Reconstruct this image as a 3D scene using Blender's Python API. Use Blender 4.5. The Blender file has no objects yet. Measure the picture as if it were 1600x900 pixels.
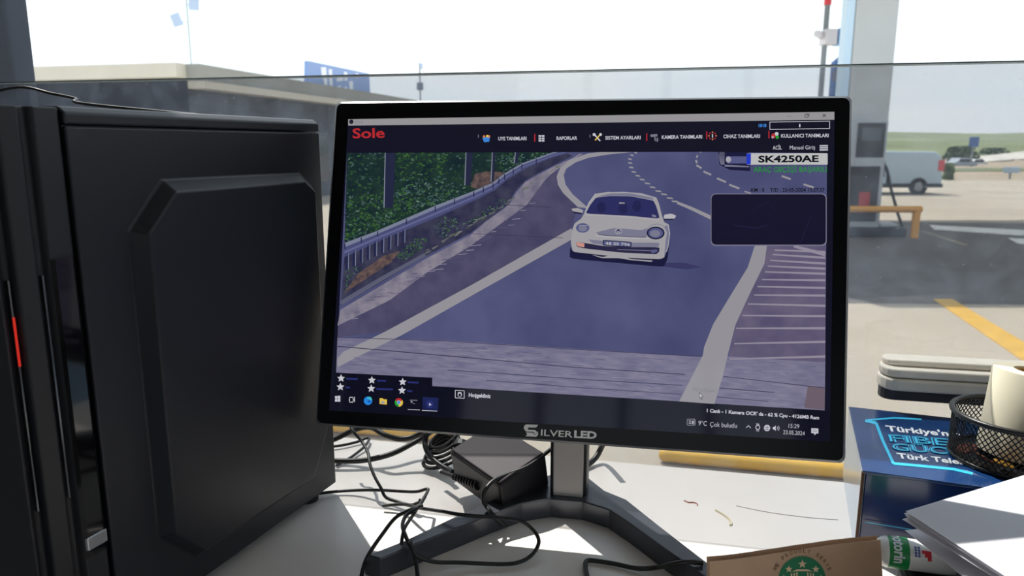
import bpy, bmesh, math, random
from math import sin, cos, radians as R, pi, atan2, sqrt
from mathutils import Vector as V, Matrix
random.seed(7)
S = bpy.context.scene
C = S.collection

# ------------------------------------------------------------------ camera, light, exposure
FPX, PITCH, CAMH = 1150.0, R(10.9), 0.385
cam_d = bpy.data.cameras.new('camera'); cam = bpy.data.objects.new('camera', cam_d); C.objects.link(cam)
cam.location = (0, 0, CAMH); cam.rotation_euler = (pi/2 - PITCH, 0, 0)
cam_d.sensor_width = 36; cam_d.lens = 36*FPX/1600
cam_d.clip_start = 0.02; cam_d.clip_end = 3000
cam_d.dof.use_dof = True; cam_d.dof.focus_distance = 0.72; cam_d.dof.aperture_fstop = 11
S.camera = cam
S.view_settings.view_transform = 'Standard'; S.view_settings.look = 'None'
S.view_settings.gamma = 1; S.view_settings.use_curve_mapping = False
S.view_settings.exposure = 0.0

w = bpy.data.worlds.new('sky'); S.world = w; w.use_nodes = True
nt = w.node_tree; nt.nodes.clear()
out = nt.nodes.new('ShaderNodeOutputWorld'); bg = nt.nodes.new('ShaderNodeBackground')
tc = nt.nodes.new('ShaderNodeTexCoord'); sx = nt.nodes.new('ShaderNodeSeparateXYZ')
rp = nt.nodes.new('ShaderNodeValToRGB')
rp.color_ramp.elements[0].position = 0.0; rp.color_ramp.elements[0].color = (.88, .94, 1, 1)
rp.color_ramp.elements[1].position = 1.0; rp.color_ramp.elements[1].color = (.62, .80, 1, 1)
nz = nt.nodes.new('ShaderNodeTexNoise'); nz.inputs['Scale'].default_value = 3.0; nz.inputs['Detail'].default_value = 6
mp = nt.nodes.new('ShaderNodeMapping'); mp.inputs['Scale'].default_value = (1, 1, 5)
rc = nt.nodes.new('ShaderNodeValToRGB')
rc.color_ramp.elements[0].position = .40; rc.color_ramp.elements[0].color = (0, 0, 0, 1)
rc.color_ramp.elements[1].position = .72; rc.color_ramp.elements[1].color = (.85, .85, .85, 1)
mx = nt.nodes.new('ShaderNodeMix'); mx.data_type = 'RGBA'; mx.inputs[7].default_value = (1, 1, 1, 1)
nt.links.new(tc.outputs['Generated'], sx.inputs[0]); nt.links.new(sx.outputs['Z'], rp.inputs['Fac'])
nt.links.new(tc.outputs['Generated'], mp.inputs['Vector']); nt.links.new(mp.outputs[0], nz.inputs['Vector'])
nt.links.new(nz.outputs['Fac'], rc.inputs['Fac']); nt.links.new(rc.outputs['Color'], mx.inputs[0])
nt.links.new(rp.outputs['Color'], mx.inputs[6]); nt.links.new(mx.outputs[2], bg.inputs['Color'])
bg.inputs['Strength'].default_value = 1.55
nt.links.new(bg.outputs[0], out.inputs[0])

SUN = V((.2556, -.481, -.839)).normalized()
sun_d = bpy.data.lights.new('sun', 'SUN'); sun = bpy.data.objects.new('sun', sun_d); C.objects.link(sun)
sun_d.energy = 7.6; sun_d.angle = R(.55); sun_d.color = (1, .95, .88)
sun.rotation_euler = SUN.to_track_quat('-Z', 'Y').to_euler(); sun.location = (-20, 40, 60)

# ------------------------------------------------------------------ measuring helpers
def ray(px, py):
    u = (px-800)/FPX; v = (450-py)/FPX
    return V((u, cos(PITCH)+v*sin(PITCH), -sin(PITCH)+v*cos(PITCH)))
CO = V((0, 0, CAMH))
def atz(px, py, z=0.0):
    d = ray(px, py); return CO + d*((z-CAMH)/d.z)
def aty(px, py, y):
    d = ray(px, py); return CO + d*(y/d.y)
def atp(px, py, p0, n):
    d = ray(px, py); return CO + d*((p0-CO).dot(n)/d.dot(n))
GZ = -1.66
def gnd(px, py): return atz(px, py, GZ)

# ------------------------------------------------------------------ materials
def lin(c):
    def f(x):
        x /= 255.0
        return x/12.92 if x <= .04045 else ((x+.055)/1.055)**2.4
    return (f(c[0]), f(c[1]), f(c[2]), 1)
MATS = {}
def pbr(name, col, rough=.5, metal=0, spec=.5, coat=0, var=0, vscale=20, bump=0, bscale=200, trans=0):
    """col: sRGB 0-255; var: share of brightness variation from a noise"""
    if name in MATS: return MATS[name]
    m = bpy.data.materials.new(name); m.use_nodes = True; MATS[name] = m
    n = m.node_tree.nodes; l = m.node_tree.links; b = n['Principled BSDF']
    c = lin(col)
    b.inputs['Base Color'].default_value = c; b.inputs['Roughness'].default_value = rough
    b.inputs['Metallic'].default_value = metal; b.inputs['Specular IOR Level'].default_value = spec
    b.inputs['Coat Weight'].default_value = coat; b.inputs['Coat Roughness'].default_value = .08
    if trans:
        tl = n.new('ShaderNodeBsdfTranslucent'); tl.inputs[0].default_value = c; ms = n.new('ShaderNodeMixShader'); ms.inputs[0].default_value = trans
        l.new(b.outputs[0], ms.inputs[1]); l.new(tl.outputs[0], ms.inputs[2]); l.new(ms.outputs[0], n['Material Output'].inputs[0])
    if var or bump:
        t = n.new('ShaderNodeTexCoord')
    if var:
        z = n.new('ShaderNodeTexNoise'); z.inputs['Scale'].default_value = vscale; z.inputs['Detail'].default_value = 5
        r = n.new('ShaderNodeValToRGB')
        r.color_ramp.elements[0].position = .3; r.color_ramp.elements[1].position = .7
        r.color_ramp.elements[0].color = (c[0]*(1-var), c[1]*(1-var), c[2]*(1-var), 1)
        r.color_ramp.elements[1].color = (min(1, c[0]*(1+var)), min(1, c[1]*(1+var)), min(1, c[2]*(1+var)), 1)
        l.new(t.outputs['Object'], z.inputs['Vector']); l.new(z.outputs['Fac'], r.inputs['Fac']); l.new(r.outputs['Color'], b.inputs['Base Color'])
    if bump:
        z2 = n.new('ShaderNodeTexNoise'); z2.inputs['Scale'].default_value = bscale; z2.inputs['Detail'].default_value = 3
        bp = n.new('ShaderNodeBump'); bp.inputs['Strength'].default_value = bump; bp.inputs['Distance'].default_value = .001
        l.new(t.outputs['Object'], z2.inputs['Vector']); l.new(z2.outputs['Fac'], bp.inputs['Height']); l.new(bp.outputs[0], b.inputs['Normal'])
    return m
def scr(name, col, k=1.0, var=0, vscale=300, col2=None, stretch=(1, 1, 1)):
    """a lit patch of the display: dark glass that gives off the picture's colour"""
    if name in MATS: return MATS[name]
    m = bpy.data.materials.new(name); m.use_nodes = True; MATS[name] = m
    n = m.node_tree.nodes; l = m.node_tree.links; b = n['Principled BSDF']
    c = lin(col)
    b.inputs['Base Color'].default_value = (.004, .004, .006, 1); b.inputs['Roughness'].default_value = .07
    b.inputs['Specular IOR Level'].default_value = .2
    b.inputs['Emission Color'].default_value = c; b.inputs['Emission Strength'].default_value = k
    if col2 or var:
        t = n.new('ShaderNodeTexCoord'); mp = n.new('ShaderNodeMapping'); mp.inputs['Scale'].default_value = stretch
        z = n.new('ShaderNodeTexNoise'); z.inputs['Scale'].default_value = vscale; z.inputs['Detail'].default_value = 4
        r = n.new('ShaderNodeValToRGB'); r.color_ramp.elements[0].position = .32; r.color_ramp.elements[1].position = .68
        c2 = lin(col2) if col2 else tuple(x*(1+var) for x in c[:3])+(1,)
        c1 = c if col2 else tuple(x*(1-var) for x in c[:3])+(1,)
        r.color_ramp.elements[0].color = c1; r.color_ramp.elements[1].color = c2
        l.new(t.outputs['Object'], mp.inputs['Vector']); l.new(mp.outputs[0], z.inputs['Vector'])
        l.new(z.outputs['Fac'], r.inputs['Fac']); l.new(r.outputs['Color'], b.inputs['Emission Color'])
    return m
def glass(name, tint, refl=.6, dust=.02, dscale=30):
    m = bpy.data.materials.new(name); m.use_nodes = True; MATS[name] = m
    n = m.node_tree.nodes; l = m.node_tree.links; n.clear()
    o = n.new('ShaderNodeOutputMaterial'); tr = n.new('ShaderNodeBsdfTransparent'); tr.inputs[0].default_value = (*tint, 1)
    g = n.new('ShaderNodeBsdfGlossy'); g.inputs['Roughness'].default_value = .02
    fr = n.new('ShaderNodeLayerWeight'); fr.inputs[0].default_value = .5      # facing term, the same from both sides of the pane
    pw = n.new('ShaderNodeMath'); pw.operation = 'POWER'; pw.inputs[1].default_value = 5
    mu = n.new('ShaderNodeMath'); mu.operation = 'MULTIPLY_ADD'; mu.inputs[1].default_value = refl; mu.inputs[2].default_value = .03*refl
    m1 = n.new('ShaderNodeMixShader'); l.new(fr.outputs['Facing'], pw.inputs[0]); l.new(pw.outputs[0], mu.inputs[0]); l.new(mu.outputs[0], m1.inputs[0])
    l.new(tr.outputs[0], m1.inputs[1]); l.new(g.outputs[0], m1.inputs[2])
    # dust on the pane: scatters the sun, in smears and specks
    tl = n.new('ShaderNodeBsdfTranslucent'); tl.inputs[0].default_value = (.66, .78, 1, 1)
    t = n.new('ShaderNodeTexCoord'); z = n.new('ShaderNodeTexNoise'); z.inputs['Scale'].default_value = dscale; z.inputs['Detail'].default_value = 8
    z.inputs['Roughness'].default_value = .7
    r = n.new('ShaderNodeMapRange'); r.inputs[1].default_value = .4; r.inputs[2].default_value = .8; r.inputs[3].default_value = dust*.5; r.inputs[4].default_value = dust*3
    vo = n.new('ShaderNodeTexVoronoi'); vo.inputs['Scale'].default_value = dscale*3
    r2 = n.new('ShaderNodeMapRange'); r2.inputs[1].default_value = .05; r2.inputs[2].default_value = .10; r2.inputs[3].default_value = dust*6; r2.inputs[4].default_value = 0
    ad = n.new('ShaderNodeMath'); ad.operation = 'ADD'
    l.new(t.outputs['Object'], z.inputs['Vector']); l.new(t.outputs['Object'], vo.inputs['Vector'])
    l.new(z.outputs['Fac'], r.inputs[0]); l.new(vo.outputs['Distance'], r2.inputs[0]); l.new(r.outputs[0], ad.inputs[0]); l.new(r2.outputs[0], ad.inputs[1])
    m2 = n.new('ShaderNodeMixShader'); l.new(ad.outputs[0], m2.inputs[0]); l.new(m1.outputs[0], m2.inputs[1]); l.new(tl.outputs[0], m2.inputs[2])
    l.new(m2.outputs[0], o.inputs[0])
    return m

# ------------------------------------------------------------------ mesh helpers
class MB:
    def __init__(s): s.v = []; s.f = []; s.m = []
    def add(s, vs, fs, mi=0):
        o = len(s.v); s.v += [V(x) for x in vs]
        for f in fs: s.f.append([i+o for i in f]); s.m.append(mi)
        return s
    def hexa(s, p, mi=0):      # 8 points: bottom ring 0-3, top ring 4-7
        return s.add(p, [(3,2,1,0),(4,5,6,7),(0,1,5,4),(1,2,6,5),(2,3,7,6),(3,0,4,7)], mi)
    def box(s, x0, x1, y0, y1, z0, z1, M=None, mi=0):
        p = [V(q) for q in ((x0,y0,z0),(x1,y0,z0),(x1,y1,z0),(x0,y1,z0),(x0,y0,z1),(x1,y0,z1),(x1,y1,z1),(x0,y1,z1))]
        if M: p = [M @ q for q in p]
        return s.hexa(p, mi)
    def prism(s, poly, z0, z1, M=None, mi=0):
        n = len(poly); p = [V((x, y, z0)) for x, y in poly]+[V((x, y, z1)) for x, y in poly]
        if M: p = [M @ q for q in p]
        return s.add(p, [tuple(range(n-1, -1, -1)), tuple(range(n, 2*n))]+[(i, (i+1) % n, n+(i+1) % n, n+i) for i in range(n)], mi)
    def lathe(s, prof, n=32, M=None, mi=0, closed=False):
        vs = []
        for r, z in prof:
            for k in range(n):
                a = 2*pi*k/n; q = V((r*cos(a), r*sin(a), z)); vs.append(M @ q if M else q)
        fs = []; m = len(prof)
        for i in range(m if closed else m-1):
            j = (i+1) % m
            for k in range(n): fs.append((i*n+k, i*n+(k+1) % n, j*n+(k+1) % n, j*n+k))
        if not closed:
            if prof[0][0] > 1e-5: fs.append(tuple(range(n-1, -1, -1)))
            if prof[-1][0] > 1e-5: fs.append(tuple((m-1)*n+k for k in range(n)))
        return s.add(vs, fs, mi)
    def tube(s, pts, r, n=8, mi=0, smooth=True, sub=6):
        P = [V(p) for p in pts]
        if smooth and len(P) > 2:
            Q = []
            for i in range(len(P)-1):
                a, b, c, d = P[max(i-1, 0)], P[i], P[i+1], P[min(i+2, len(P)-1)]
                for k in range(sub):
                    t = k/sub
                    Q.append(.5*((2*b)+(c-a)*t+(2*a-5*b+4*c-d)*t*t+(3*b-a-3*c+d)*t**3))
            Q.append(P[-1]); P = Q
        vs = []; up = V((0, 0, 1)); prev = None
        for i, q in enumerate(P):
            t = (P[min(i+1, len(P)-1)]-P[max(i-1, 0)])
            if t.length < 1e-9: t = V((0, 1, 0))
            t.normalize()
            if prev is None:
                a = t.cross(up)
                if a.length < .1: a = t.cross(V((1, 0, 0)))
            else:
                a = prev - t*prev.dot(t)
            a.normalize(); prev = a; b = t.cross(a)
            for k in range(n):
                th = 2*pi*k/n; vs.append(q+(a*cos(th)+b*sin(th))*r)
        m = len(P)
        fs = [(i*n+k, i*n+(k+1) % n, (i+1)*n+(k+1) % n, (i+1)*n+k) for i in range(m-1) for k in range(n)]
        fs += [tuple(range(n-1, -1, -1)), tuple((m-1)*n+k for k in range(n))]
        return s.add(vs, fs, mi)
    def build(s, name, mats, parent=None, smooth=False, bevel=0, seg=2, kind=None):
        org = V(parent.get('_o', (0, 0, 0))) if parent else V((0, 0, 0))
        me = bpy.data.meshes.new(name)
        me.from_pydata([tuple(p-org) for p in s.v], [], s.f)
        if not isinstance(mats, (list, tuple)): mats = [mats]
        for m in mats: me.materials.append(m)
        for i, pl in enumerate(me.polygons): pl.material_index = s.m[i]; pl.use_smooth = smooth
        bm = bmesh.new(); bm.from_mesh(me); bmesh.ops.recalc_face_normals(bm, faces=bm.faces); bm.to_mesh(me); bm.free()
        me.update()
        o = bpy.data.objects.new(name, me); C.objects.link(o)
        if parent: o.parent = parent; o['_o'] = tuple(org)
        if bevel:
            b = o.modifiers.new('bevel', 'BEVEL'); b.width = bevel; b.segments = seg; b.limit_method = 'ANGLE'; b.angle_limit = R(35)
        if smooth:
            try:
                for pl in me.polygons: pl.use_smooth = True
                me.set_sharp_from_angle(angle=R(40))
            except Exception: pass
        if kind: o['kind'] = kind
        return o
def tag(o, label, cat, group=None, kind=None):
    o['label'] = label; o['category'] = cat
    if group: o['group'] = group
    if kind: o['kind'] = kind
    return o
def thing(name, label, cat, loc, group=None):
    o = bpy.data.objects.new(name, None); C.objects.link(o); o.location = loc; o['_o'] = tuple(loc); o.empty_display_size = .02
    return tag(o, label, cat, group)
def struct(o): o['kind'] = 'structure'; return o
def frame(o, ex, ey=None, ez=V((0, 0, 1))):
    ex = V(ex).normalized(); ez = V(ez).normalized()
    ey = V(ey).normalized() if ey is not None else ez.cross(ex)
    M = Matrix((ex, ey, ez)).transposed().to_4x4(); M.translation = V(o); return M

def text_mesh(body, bold=0.0, shear=0.0):
    cu = bpy.data.curves.new('t', 'FONT'); cu.body = body; cu.size = 1; cu.offset = bold; cu.shear = shear; cu.resolution_u = 3
    o = bpy.data.objects.new('t', cu); C.objects.link(o)
    dg = bpy.context.evaluated_depsgraph_get(); dg.update()
    me = bpy.data.meshes.new_from_object(o.evaluated_get(dg))
    vs = [v.co.copy() for v in me.vertices]; fs = [tuple(p.vertices) for p in me.polygons]
    bpy.data.objects.remove(o); bpy.data.curves.remove(cu); bpy.data.meshes.remove(me)
    return vs, fs
def text_on(mb, body, p0, p1, h, surf, bold=0.02, mi=0, up=None, cap=.72, fixbase=True):
    """lettering whose baseline runs from photo point p0 to p1, h pixels tall, laid on a surface map"""
    vs, fs = text_mesh(body, bold)
    if not vs: return
    x0 = min(v.x for v in vs); x1 = max(v.x for v in vs)
    dx, dy = p1[0]-p0[0], p1[1]-p0[1]
    if up is None:
        L = sqrt(dx*dx+dy*dy); up = (dy/L*h, -dx/L*h)
    q = []
    for v in vs:
        u = (v.x-x0)/(x1-x0); t = v.y/cap
        q.append(surf(p0[0]+u*dx+t*up[0], p0[1]+u*dy+t*up[1]))
    mb.add(q, fs, mi)

# ------------------------------------------------------------------ the room
WYAW = -.2094                                   # the window wall runs at this angle to the picture
wx = V((cos(WYAW), sin(WYAW), 0)); wn = V((-sin(WYAW), cos(WYAW), 0))   # along the wall / outwards
W0 = V((0, .95, 0)); MW = frame(W0, wx, wn)
FL = -.75
m_wall = pbr('plaster_grey', (196, 192, 186), .9, var=.06, vscale=6)
m_jamb = pbr('jamb_dark_blue', (42, 52, 70), .6, var=.25, vscale=18)
m_frame = pbr('frame_aluminium', (120, 125, 132), .4, metal=.6)
m_floor = pbr('floor_tile', (120, 116, 110), .5, var=.12, vscale=3)
m_ceil = pbr('ceiling_white', (226, 224, 220), .9, var=.03)
WL, WR_, WB, WT = -.83, 2.1, -.22, 1.45           # the window opening, in wall coordinates
b = MB()
b.box(-2.2, WL, 0, .12, FL, 2.0, MW); b.box(WR_, 3.2, 0, .12, FL, 2.0, MW)
b.box(WL, WR_, 0, .12, FL, WB, MW); b.box(WL, WR_, 0, .12, WT, 2.0, MW)
struct(b.build('wall_back', m_wall))
b = MB().box(-2.2, 3.2, -4.2, .12, FL-.1, FL, MW); struct(b.build('floor', m_floor))
b = MB().box(-2.2, 3.2, -4.2, .12, 2.0, 2.1, MW); struct(b.build('ceiling', m_ceil))
b = MB().box(-2.3, -2.2, -4.2, .12, FL, 2.0, MW); struct(b.build('wall_left', m_wall))
SZ0, SZ1, SY0, SY1 = .75, 1.85, -3.4, -.5       # unseen glazed strip high in the right-hand wall, added to brighten the room
b = MB(); b.box(3.2, 3.3, -4.2, .12, FL, SZ0, MW); b.box(3.2, 3.3, -4.2, .12, SZ1, 2.0, MW); b.box(3.2, 3.3, -4.2, SY0, SZ0, SZ1, MW); b.box(3.2, 3.3, SY1, .12, SZ0, SZ1, MW)
struct(b.build('wall_right', m_wall))
# the wall behind the viewer with a glazed strip, seen only as a reflection in the display
FX0, FX1, FZ0, FZ1 = -.9, 1.2, .15, 1.15
b = MB()
b.box(-2.2, FX0, -4.3, -4.2, FL, 2.0, MW); b.box(FX1, 3.2, -4.3, -4.2, FL, 2.0, MW)
b.box(FX0, FX1, -4.3, -4.2, FL, FZ0, MW); b.box(FX0, FX1, -4.3, -4.2, FZ1, 2.0, MW)
struct(b.build('wall_front', m_wall))
w2 = MB()
for i in range(5):
    x = FX0+(FX1-FX0)*i/4; w2.box(x-.03, x+.03, -4.28, -4.22, FZ0, FZ1, MW)
w2.box(FX0, FX1, -4.28, -4.22, FZ0, FZ0+.05, MW); w2.box(FX0, FX1, -4.28, -4.22, FZ1-.05, FZ1, MW)
o = struct(w2.build('window_2', m_frame))
g_clear = glass('glass_clear', (.97, .985, .98), .8, .004)
MB().box(FX0, FX1, -4.255, -4.25, FZ0, FZ1, MW).build('pane', g_clear, o)

w3 = MB()
for i in range(5):
    y = SY0+(SY1-SY0)*i/4; w3.box(3.22, 3.28, y-.03, y+.03, SZ0, SZ1, MW)
w3.box(3.22, 3.28, SY0, SY1, SZ0, SZ0+.05, MW); w3.box(3.22, 3.28, SY0, SY1, SZ1-.05, SZ1, MW)
o = struct(w3.build('fill_window', m_frame)); MB().box(3.245, 3.25, SY0, SY1, SZ0, SZ1, MW).build('pane', g_clear, o)
# window in front of the desk: clear pane, and a tinted sheet standing inside its lower half
b = MB()
b.box(WL, WL+.035, -.02, .10, WB, WT, MW); b.box(WR_-.05, WR_, .02, .10, WB, WT, MW)
b.box(WL, WR_, .02, .10, WB, WB+.05, MW); b.box(WL, WR_, .02, .10, WT-.05, WT, MW)
win = struct(b.build('window_1', m_jamb, bevel=.004))
win['label'] = 'large window with a tinted lower sheet of glass'
MB().box(WL, WR_, .055, .061, WB+.04, WT-.04, MW).build('pane', g_clear, win)
g_tint = glass('glass_tinted', (.72, .72, .725), .7, .018, 26)
m_edge = pbr('glass_edge', (70, 92, 96), .15, spec=.8)
FT = .474
MB().box(WL+.03, WR_-.05, -.002, .004, WB+.05, FT, MW).build('tinted_pane', g_tint, win)
MB().box(WL+.03, WR_-.05, -.0025, -.0012, FT+.001, FT+.0024, MW).build('glass_edge', m_edge, win)
MB().box(WL+.03, WR_-.05, -.0035, -.0022, FT-.0008, FT+.0008, MW).build('glass_bevel', pbr('glass_bevel', (226, 238, 240), .1, spec=.8), win)
b = MB().box(WL-.30, WL, -.10, .10, FL, 1.9, MW); struct(b.build('trim_1', m_jamb, bevel=.006))

# ------------------------------------------------------------------ outdoors
m_conc = pbr('forecourt_concrete', (168, 157, 141), .85, var=.10, vscale=.35)
m_shadow = pbr('shadow_dark', (96, 93, 92), .9, var=.15, vscale=.5)
b = MB(); b.box(-60, 70, 1.35, 46, GZ-.3, GZ); fore = struct(b.build('forecourt_ground', m_conc))
fore['label'] = 'pale concrete forecourt outside the window'
m_yel = pbr('road_paint_yellow', (206, 160, 58), .7, var=.15, vscale=6)
m_wht = pbr('road_paint_white', (225, 225, 222), .7, var=.25, vscale=5)
def ground_poly(name, pxs, mat, parent, dz=.006, base=GZ):
    p = [gnd(*q) for q in pxs]
    b = MB(); n = len(p)
    b.add([V((q.x, q.y, base-.02)) for q in p]+[V((q.x, q.y, base+dz)) for q in p],
          [tuple(range(n-1, -1, -1)), tuple(range(n, 2*n))]+[(i, (i+1) % n, n+(i+1) % n, n+i) for i in range(n)])
    return b.build(name, mat, parent)
# the canopy's cast shadow, painted on the forecourt as a dark patch
ground_poly('canopy_shadow', [(1335, 474), (1900, 478), (1900, 352), (1335, 346), (1100, 344), (1100, 472)], m_shadow, fore, .004)
ground_poly('painted_line', [(1458, 468), (1488, 468), (1660, 572), (1612, 574)], m_yel, fore, .009)
ground_poly('painted_line', [(1452, 352), (1600, 360), (1700, 364), (1700, 371), (1590, 368), (1460, 359)], m_wht, fore, .009)
ground_poly('painted_line', [(1575, 372), (1640, 376), (1640, 385), (1590, 381)], m_wht, fore, .009)
ground_poly('painted_line', [(1437, 361), (1443, 361), (1515, 384), (1505, 384)], pbr('road_paint_worn', (150, 140, 118), .8), fore, .009)
# land beyond
m_grass = pbr('field_grass', (112, 120, 84), .95, var=.28, vscale=.05)
m_hill = pbr('hill_grass', (118, 126, 98), .95, var=.25, vscale=.02)
m_dirt = pbr('dirt_tan', (158, 142, 122), .95, var=.15, vscale=.15)
struct(MB().box(-400, 500, 46, 130, GZ-.4, GZ-.02).build('far_ground', m_dirt))
struct(MB().box(-400, 500, 62, 70, GZ-.3, GZ+.05).build('grass_verge', m_grass))
def ridge(name, y0, y1, hs, mat, amp):
    b = MB(); n = 60; vs = []
    for i in range(n+1):
        x = -500+1100*i/n
        z = hs+amp*(sin(x*.011+1)+.5*sin(x*.031))
        for k in range(7):
            t = k/6; vs.append(V((x, y0+(y1-y0)*t, GZ-.2+(z-GZ)*(t*t*(3-2*t)))))
    fs = [(i*7+k, (i+1)*7+k, (i+1)*7+k+1, i*7+k+1) for i in range(n) for k in range(6)]
    b.add(vs, fs); return struct(b.build(name, mat, smooth=True))
ridge('hill_near', 112, 210, 1.6, m_grass, .5)
ridge('hill_far', 200, 600, 12.0, m_hill, 1.2)

# fuel canopy with its pillar
m_col = pbr('pillar_cladding', (196, 198, 198), .5, var=.04, vscale=1)
m_can = pbr('canopy_white', (220, 222, 224), .6)
m_blue = pbr('sign_blue', (44, 96, 168), .5)
can = thing('fuel_canopy', 'tall pale grey clad pillar carrying the forecourt canopy, behind the fuel pump', 'canopy', (8.6, 17.9, GZ))
cx0, cx1 = aty(1331, 100, 17.6).x, aty(1397, 100, 17.6).x
MB().box(cx0, cx1, 17.6, 18.3, GZ+.2, 6.3).build('pillar', m_col, can, bevel=.03)
MB().box(2.2, 26, 14.4, 25.3, 6.3, 6.9).build('roof_slab', m_can, can)
MB().box(2.15, 26.05, 14.35, 25.35, 6.9, 7.2).build('fascia', m_blue, can)
MB().box(cx0-.2, cx0-.02, 17.62, 17.9, GZ+.2, 6.3).build('side_panel', pbr('panel_sky_glow', (204, 230, 250), .4), can)  # pale strip standing in for the bluish sky glow beside the pillar

# fuel pump
m_steel = pbr('pump_steel', (176, 180, 184), .4, metal=.3)
m_black = pbr('pump_black', (34, 36, 40), .4)
m_red = pbr('pump_red', (176, 40, 44), .5)
px_ = aty(1379, 300, 16.9).x-.93        # left side of the pump
pump = thing('fuel_pump', 'grey fuel pump with dark display and black hose in front of the pillar', 'fuel pump', (px_+.5, 17.2, GZ))
def pbx(x0, x1, y0, y1, z0, z1): return MB().box(px_+x0, px_+x1, y0, y1, GZ+z0, GZ+z1)
pbx(0, .93, 16.9, 17.55, .2, 2.62).build('cabinet', m_steel, pump, bevel=.03)
pbx(.24, .86, 16.86, 16.9, 1.80, 2.56).build('display', m_black, pump, bevel=.02)
pbx(.32, .76, 16.845, 16.862, 2.16, 2.46).build('readout', pbr('readout_grey', (78, 84, 88), .3), pump)
pbx(.08, .82, 16.86, 16.9, .35, 1.60).build('lower_panel', m_black, pump, bevel=.02)
pbx(.38, .62, 16.84, 16.862, .62, 1.02).build('warning_plate', m_red, pump)
MB().tube([(px_+.93, 17.1, GZ+1.65), (px_+1.02, 17.0, GZ+1.55), (px_+1.14, 16.95, GZ+1.1), (px_+1.34, 16.9, GZ+.5), (px_+1.46, 16.9, GZ+.23)], .035).build('hose', m_black, pump, smooth=True)
nb = pbx(.93, 1.0, 17.02, 17.16, 1.35, 1.7); nb.tube([(px_+.97, 17.05, GZ+1.6), (px_+1.05, 17.0, GZ+1.45), (px_+1.05, 16.98, GZ+1.2)], .025)
nb.build('nozzle', m_black, pump)
isl = MB().box(px_-.7, px_+1.5, max(16.5, gnd(1428, 372).y+.12), 18.6, GZ, GZ+.2); tag(isl.build('pump_island', pbr('kerb_dark', (58, 60, 66), .8), bevel=.04), 'dark raised kerb island under the fuel pump', 'kerb')
tag(MB().box(px_+1.0, px_+1.42, 17.0, 17.5, GZ+.2, GZ+.29).build('cover_plate', pbr('plate_pale', (190, 195, 198), .5), bevel=.03), 'pale metal cover plate on the pump island', 'plate')
# orange guard rail
m_or = pbr('rail_orange', (222, 158, 70), .5, var=.06)
p0 = gnd(1428, 372); yr = p0.y
rail = thing('guard_rail', 'orange yellow tubular guard rail around the pump island', 'rail', (p0.x, yr, GZ))
zt = aty(1430, 327, yr).z; x1 = aty(1438, 327, yr).x
MB().tube([(6.2, yr, zt), (x1+.02, yr, zt)], .075, 12, smooth=False).build('top_bar', m_or, rail, smooth=True)
for x in (p0.x, 6.5):
    MB().tube([(x, yr, GZ), (x, yr, zt)], .085, 12, smooth=False).build('post', m_or, rail, smooth=True)
# yellow wheel stops just outside the window wall
def stop(pa, pb, label):
    a, c = gnd(*pa), gnd(*pb); a.z = c.z = GZ+.05; d = (c-a).normalized()
    r = .048
    o = MB().tube([a, a+d*.05, c-d*.05, c], r, 14, smooth=False)
    for i, e in ((0, a), (1, c)): o.lathe([(r*cos(t*pi/8), r*sin(t*pi/8)) for t in range(5)], 14, frame(e, d.cross(V((0, 0, 1))), None, -d if i == 0 else d))
    return tag(o.build('wheel_stop', pbr('stop_yellow', (216, 168, 52), .5, var=.1, vscale=4), smooth=True), label, 'wheel stop', 'yellow wheel stops outside the window')
stop((1040, 722), (1420, 757), 'rounded yellow wheel stop beyond the desk edge, right of the monitor stand')
stop((430, 667), (700, 690), 'rounded yellow wheel stop behind the cables, left of the monitor stand')

# white van
vy = 32.0; v0 = gnd(1437, 301); sc = vy/v0.y
van = thing('van', 'pale blue grey panel van parked beyond the fuel pump', 'van', (12, vy, GZ))
def vp(px, py, dy=0): q = aty(px, py, vy); return V((q.x, vy+dy, q.z))
m_van = pbr('van_paint', (176, 194, 208), .35, coat=.4)
prof = [(1160, 288), (1472, 289), (1474, 262), (1471, 242), (1462, 237), (1280, 235), (1240, 240), (1205, 258), (1165, 264)]
b = MB(); n = len(prof)
vs = [vp(*q) for q in prof]+[vp(*q)+V((0, 1.75, 0)) for q in prof]
b.add(vs, [tuple(range(n)), tuple(range(2*n-1, n-1, -1))]+[(i, n+i, n+(i+1) % n, (i+1) % n) for i in range(n)])
b.build('body', m_van, van, bevel=.08)
for wxp in (1435, 1225):
    c = vp(wxp, 288, -.02); r = .33; c.z = GZ+r
    M = frame(c, (1, 0, 0), (0, 0, 1), (0, -1, 0))
    wh = MB().lathe([(r*.6, .0), (r, .01), (r, -.2), (r*.6, -.2)], 24, M).build('wheel', pbr('tyre', (34, 36, 40), .8), van, smooth=True)
    hb = MB().lathe([(.0, .012), (r*.25, .02), (r*.6, .004), (r*.6, -.05)], 24, M)
    for k in range(5):
        a = 2*pi*k/5; d = V((cos(a), 0, sin(a))); e = V((-sin(a), 0, cos(a)))*.025
        pts = [c+d*.05-e+V((0, -.025, 0)), c+d*.2-e+V((0, -.025, 0)), c+d*.2+e+V((0, -.025, 0)), c+d*.05+e+V((0, -.025, 0))]
        hb.hexa([q+V((0, .03, 0)) for q in pts]+pts)
    hb.build('hub', pbr('hub_grey', (150, 155, 160), .4, metal=.5), wh)
    MB().lathe([(r, -.02), (r*1.18, -.02), (r*1.18, .012), (r, .012)], 24, M, closed=True).build('wheel_arch', pbr('arch_dark', (52, 56, 62), .7), van)
q0, q1 = vp(1467, 250, -.03), vp(1473, 267, -.03)
MB().box(q0.x, q1.x+.05, vy-.03, vy+.15, q1.z, q0.z).build('tail_light', pbr('tail_red', (200, 70, 66), .3), van, bevel=.02)
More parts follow.
